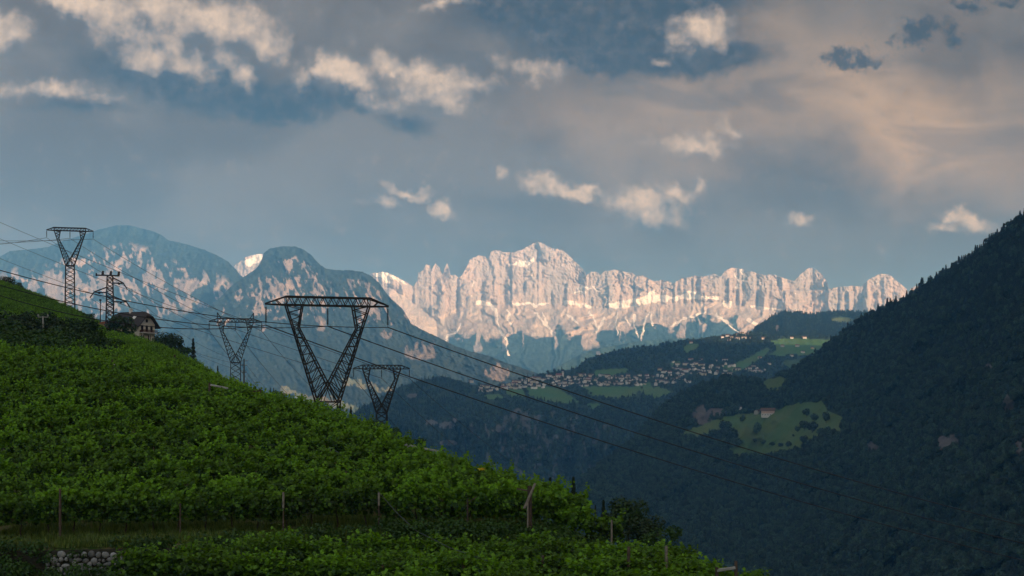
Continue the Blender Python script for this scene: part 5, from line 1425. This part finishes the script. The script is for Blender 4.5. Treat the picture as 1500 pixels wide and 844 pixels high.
for x0, x1, y0, y1, cnt in BANDS:
    got = tries = 0
    while got < cnt and tries < 400:
        tries += 1
        px, py = random.uniform(x0, x1), random.uniform(y0, y1)
        _, on = R_vill.depth_at(np.array([px]), np.array([py - 2]))
        if not on[0]: continue
        if any(abs(px - a) < 5.2 and abs(py - b) < 2.6 for a, b in spots): continue
        if 812 < px < 830 and py < 556: continue
        spots.append((px, py)); got += 1
for px, py in spots: village_house(px, py, R_vill, s=random.uniform(.8, 1.15))
for px, py, lab, k in ((1012, 503, 'lone house with red roof on the small meadow above the village', 3), (1146, 508, 'red roofed house at the left of the bright terrace meadow', 3), (1168, 508, 'dark red roofed house on the bright terrace meadow', 7), (1176, 517, 'pale house at the lower right of the bright terrace meadow', 0), (1113, 525, 'small farmhouse at the end of the brown field track', 2),
                       (1127, 534, 'farmhouse with sunlit wall right of the village end', 8), (1062, 529, 'large pale house on the wooded slope above the village', 12), (1048, 530, 'brown roofed house left of the large pale house on the slope', 0), (1190, 511, 'tiny white barn on the far bright meadow', 2), (1098, 541, 'pale house at the right end of the village row', 4), (1104, 538, 'dark roofed house at the right end of the village row', 5),
                       (1118, 497, 'house at the right end of the upper hamlet', 4), (1160, 496, 'white house under the wooded plateau', 0), (1178, 496, 'long white house under the wooded plateau', 12), (690, 560, 'dark roofed house at the left end of the village', 5), (1160, 522, 'small house at the lower edge of the terrace meadow', 2)):
    village_house(px, py, R_vill, lab, None, k, 1.0, random.uniform(-.4, .4))
for i, (px, py) in enumerate(((1058,495),(1066,493),(1079,491),(1086,490),(1094,491),(1068,499),(1080,497),(1100,496),(1090,496),(1072,495))):
    village_house(px, py, R_vill, 'pale house of the upper hamlet on the ridge above the village', 'houses of the upper hamlet', (0, 4, 8, 12, 2)[i % 5], 1.05, random.uniform(-.4, .4))

# church
cx_, cy_, cz_ = R_vill.point(820, 553)
church = thing('church', 'village church with red roofed nave and white bell tower on the skyline', 'church', (cx_, cy_, cz_), math.radians(8))
nave = MB().box((-14, -6, -3), (8, 6, 8)); nv_ = nave.build('nave', M['white'], church)
_, r, _ = house_mesh(11, 6, 8, 6.5, .6)
rr = r.build('roof', M['roofred'], church); rr.location = (-3, 0, 0)
MB().add([(-14.0, -6, 8), (-14.0, 6, 8), (-14.0, 0, 14.4), (-13.6, -6, 8), (-13.6, 6, 8), (-13.6, 0, 14.4)], [(0, 2, 1), (3, 4, 5), (0, 3, 5, 2), (1, 2, 5, 4)]).build('gable', M['white'], church)
tw = MB().box((8.1, -3, -3), (14, 3, 22)); tower = tw.build('bell_tower', M['white'], church)
MB().add([(7.8, -3.3, 22), (14.3, -3.3, 22), (14.3, 3.3, 22), (7.8, 3.3, 22), (11.05, 0, 31)], [(0, 1, 4), (1, 2, 4), (2, 3, 4), (3, 0, 4), (3, 2, 1, 0)]).build('spire', M['roofdark'], tower)
MB().box((9.8, -3.12, 16.5), (12.2, -2.98, 20)).build('belfry_opening', M['glass'], tower)

# farm on the meadow of the dark mountain
fx, fy, fz = R_right.point(1125, 609)
fs_ = fy / FOC                                     # metres per photo pixel there
farm = thing('farmhouse', 'pink and white farmhouse with a brown roof on the green mountain meadow', 'farmhouse', (fx, fy, fz), math.radians(-14))
MB().box((-13, -7, -4), (13, 7, 4.6)).build('lower_wall', M['white'], farm)
MB().box((-12.9, -6.9, 4.6), (12.9, 6.9, 11.0)).build('upper_wall', M['pink'], farm)
_, r, _ = house_mesh(13, 7, 11.0, 4.2, 1.6); r.build('roof', M['roofbrown'], farm)
for k in range(5):
    xx = -10 + k * 5
    wf = MB().box((xx - .75, -7.06, 1.2), (xx + .75, -6.98, 3.0)).build('window', M['wood'], farm)
    MB().box((xx - .6, -7.1, 1.35), (xx + .6, -7.07, 2.85)).build('pane', M['glass'], wf)
bx_, by_, bz_ = R_right.point(1110, 606)
barn = thing('barn', 'grey barn with a low gable just left of the pink farmhouse', 'barn', (bx_, by_, bz_), math.radians(50))
w, r, _ = house_mesh(6.5, 5, 5.2, 3, .8)
w.build('wall', M['concrete'], barn); r.build('roof', M['roofbrown'], barn)
sx_, sy_, sz_ = R_right.point(1084, 600)
sh = thing('shed', 'tiny white shed at the edge of the trees left of the farm', 'shed', (sx_, sy_, sz_), .3)
w, r, _ = house_mesh(3, 2.6, 5.5, 1.8, .5); w.build('wall', M['white'], sh); r.build('roof', M['roofbrown'], sh)

# trees standing alone or in clumps on the meadow
def meadow_tree(px, py, H, label, k=0, fir=False, wide=1.0):
    x, y, z = R_right.point(px, py)
    t = thing('meadow_tree', label, 'tree', (x, y, z), random.uniform(0, 6.28), 'trees on the mountain meadow')
    cm = FIR[k % 2] if fir else BROAD[k % 4]
    s = H / (15 if fir else 8.6); t.scale = (s * wide, s * wide, s)
    link('trunk', KIND['dark', 0][0], None, t); link('crown', cm, None, t)
mt = [(1109,637,25,'tall narrow dark tree alone on the open meadow below the farm',0,False,.62),(1088,619,15,'round dark tree on the meadow left of the tall narrow one',1,False,.9),
      (1060,632,22,'top tree of the big dark clump left on the meadow',2,False,1),(1046,642,18,'left tree of the big dark clump on the meadow',3,False,1.1),(1070,645,22,'middle tree of the big dark clump on the meadow',0,False,1.2),(1080,655,18,'right tree of the big dark clump on the meadow',1,False,1.1),(1058,655,18,'lower tree of the big dark clump on the meadow',2,False,1.2),(1066,632,20,'second top tree of the big dark clump',3,False,1),
      (1182,611,16,'dark tree at the upper left of the copse on the right meadow',0,False,1),(1193,618,15,'dark tree in the middle of the copse on the right meadow',1,False,1.1),(1210,620,20,'pointed tree at the right of the copse on the right meadow',2,False,.7),(1178,631,18,'left tree of the lower copse on the right meadow',3,False,1.1),(1190,634,19,'right tree of the lower copse on the right meadow',0,False,1.2),(1168,633,11,'small bush at the left of the lower copse',1,False,1.1),
      (1178,651,15,'dark tree under the lower copse',2,False,1.2),(1202,640,15,'tree right of the lower copse by the brown field',3,False,1.1),(1105,649,9,'left bush of the hedge across the lower meadow',0,False,1.4),(1118,651,9,'second bush of the hedge across the lower meadow',1,False,1.5),(1131,654,9,'third bush of the hedge across the lower meadow',2,False,1.5),(1144,656,9,'fourth bush of the hedge across the lower meadow',3,False,1.4),(1155,656,12,'end tree of the hedge across the lower meadow',0,False,.9),(1162,640,5,'tiny bush alone right of the hedge',1,False,1)]
for a in mt: meadow_tree(*a)
# a few trees inside the village
for i, (px, py) in enumerate(((808,556),(846,560),(880,560),(925,562),(950,556),(905,556),(1000,545),(1022,546),(985,556),(775,566),(1060,545),(868,556),(1090,545),(940,568),(838,566))):
    x, y, z = R_vill.point(px, py + 2)
    t = thing('village_tree', 'rounded dark tree standing between the village houses', 'tree', (x, y, z), random.uniform(0, 6.28), 'trees between the village houses')
    s = random.uniform(.9, 1.4); t.scale = (s * 1.2, s * 1.2, s)
    link('trunk', KIND['dark', 0][0], None, t); link('crown', BROAD[i % 4], None, t)

# ---------------------------------------------------------------- haze
haze_mb = MB().box((-30000, -9000, -401.5), (30000, 29000, 1760))
def haze_fn(N, out):
    pv = N.node('ShaderNodeVolumePrincipled')
    pv.inputs['Color'].default_value = (0.15, 0.47, 0.93, 1)
    pv.inputs['Absorption Color'].default_value = (0.7, 0.7, 0.7, 1)
    pv.inputs['Density'].default_value = 8.4e-5
    N.l.new(pv.outputs[0], out.inputs['Volume'])
haze = haze_mb.build('haze', material('valley_haze', haze_fn))
haze['kind'] = 'stuff'
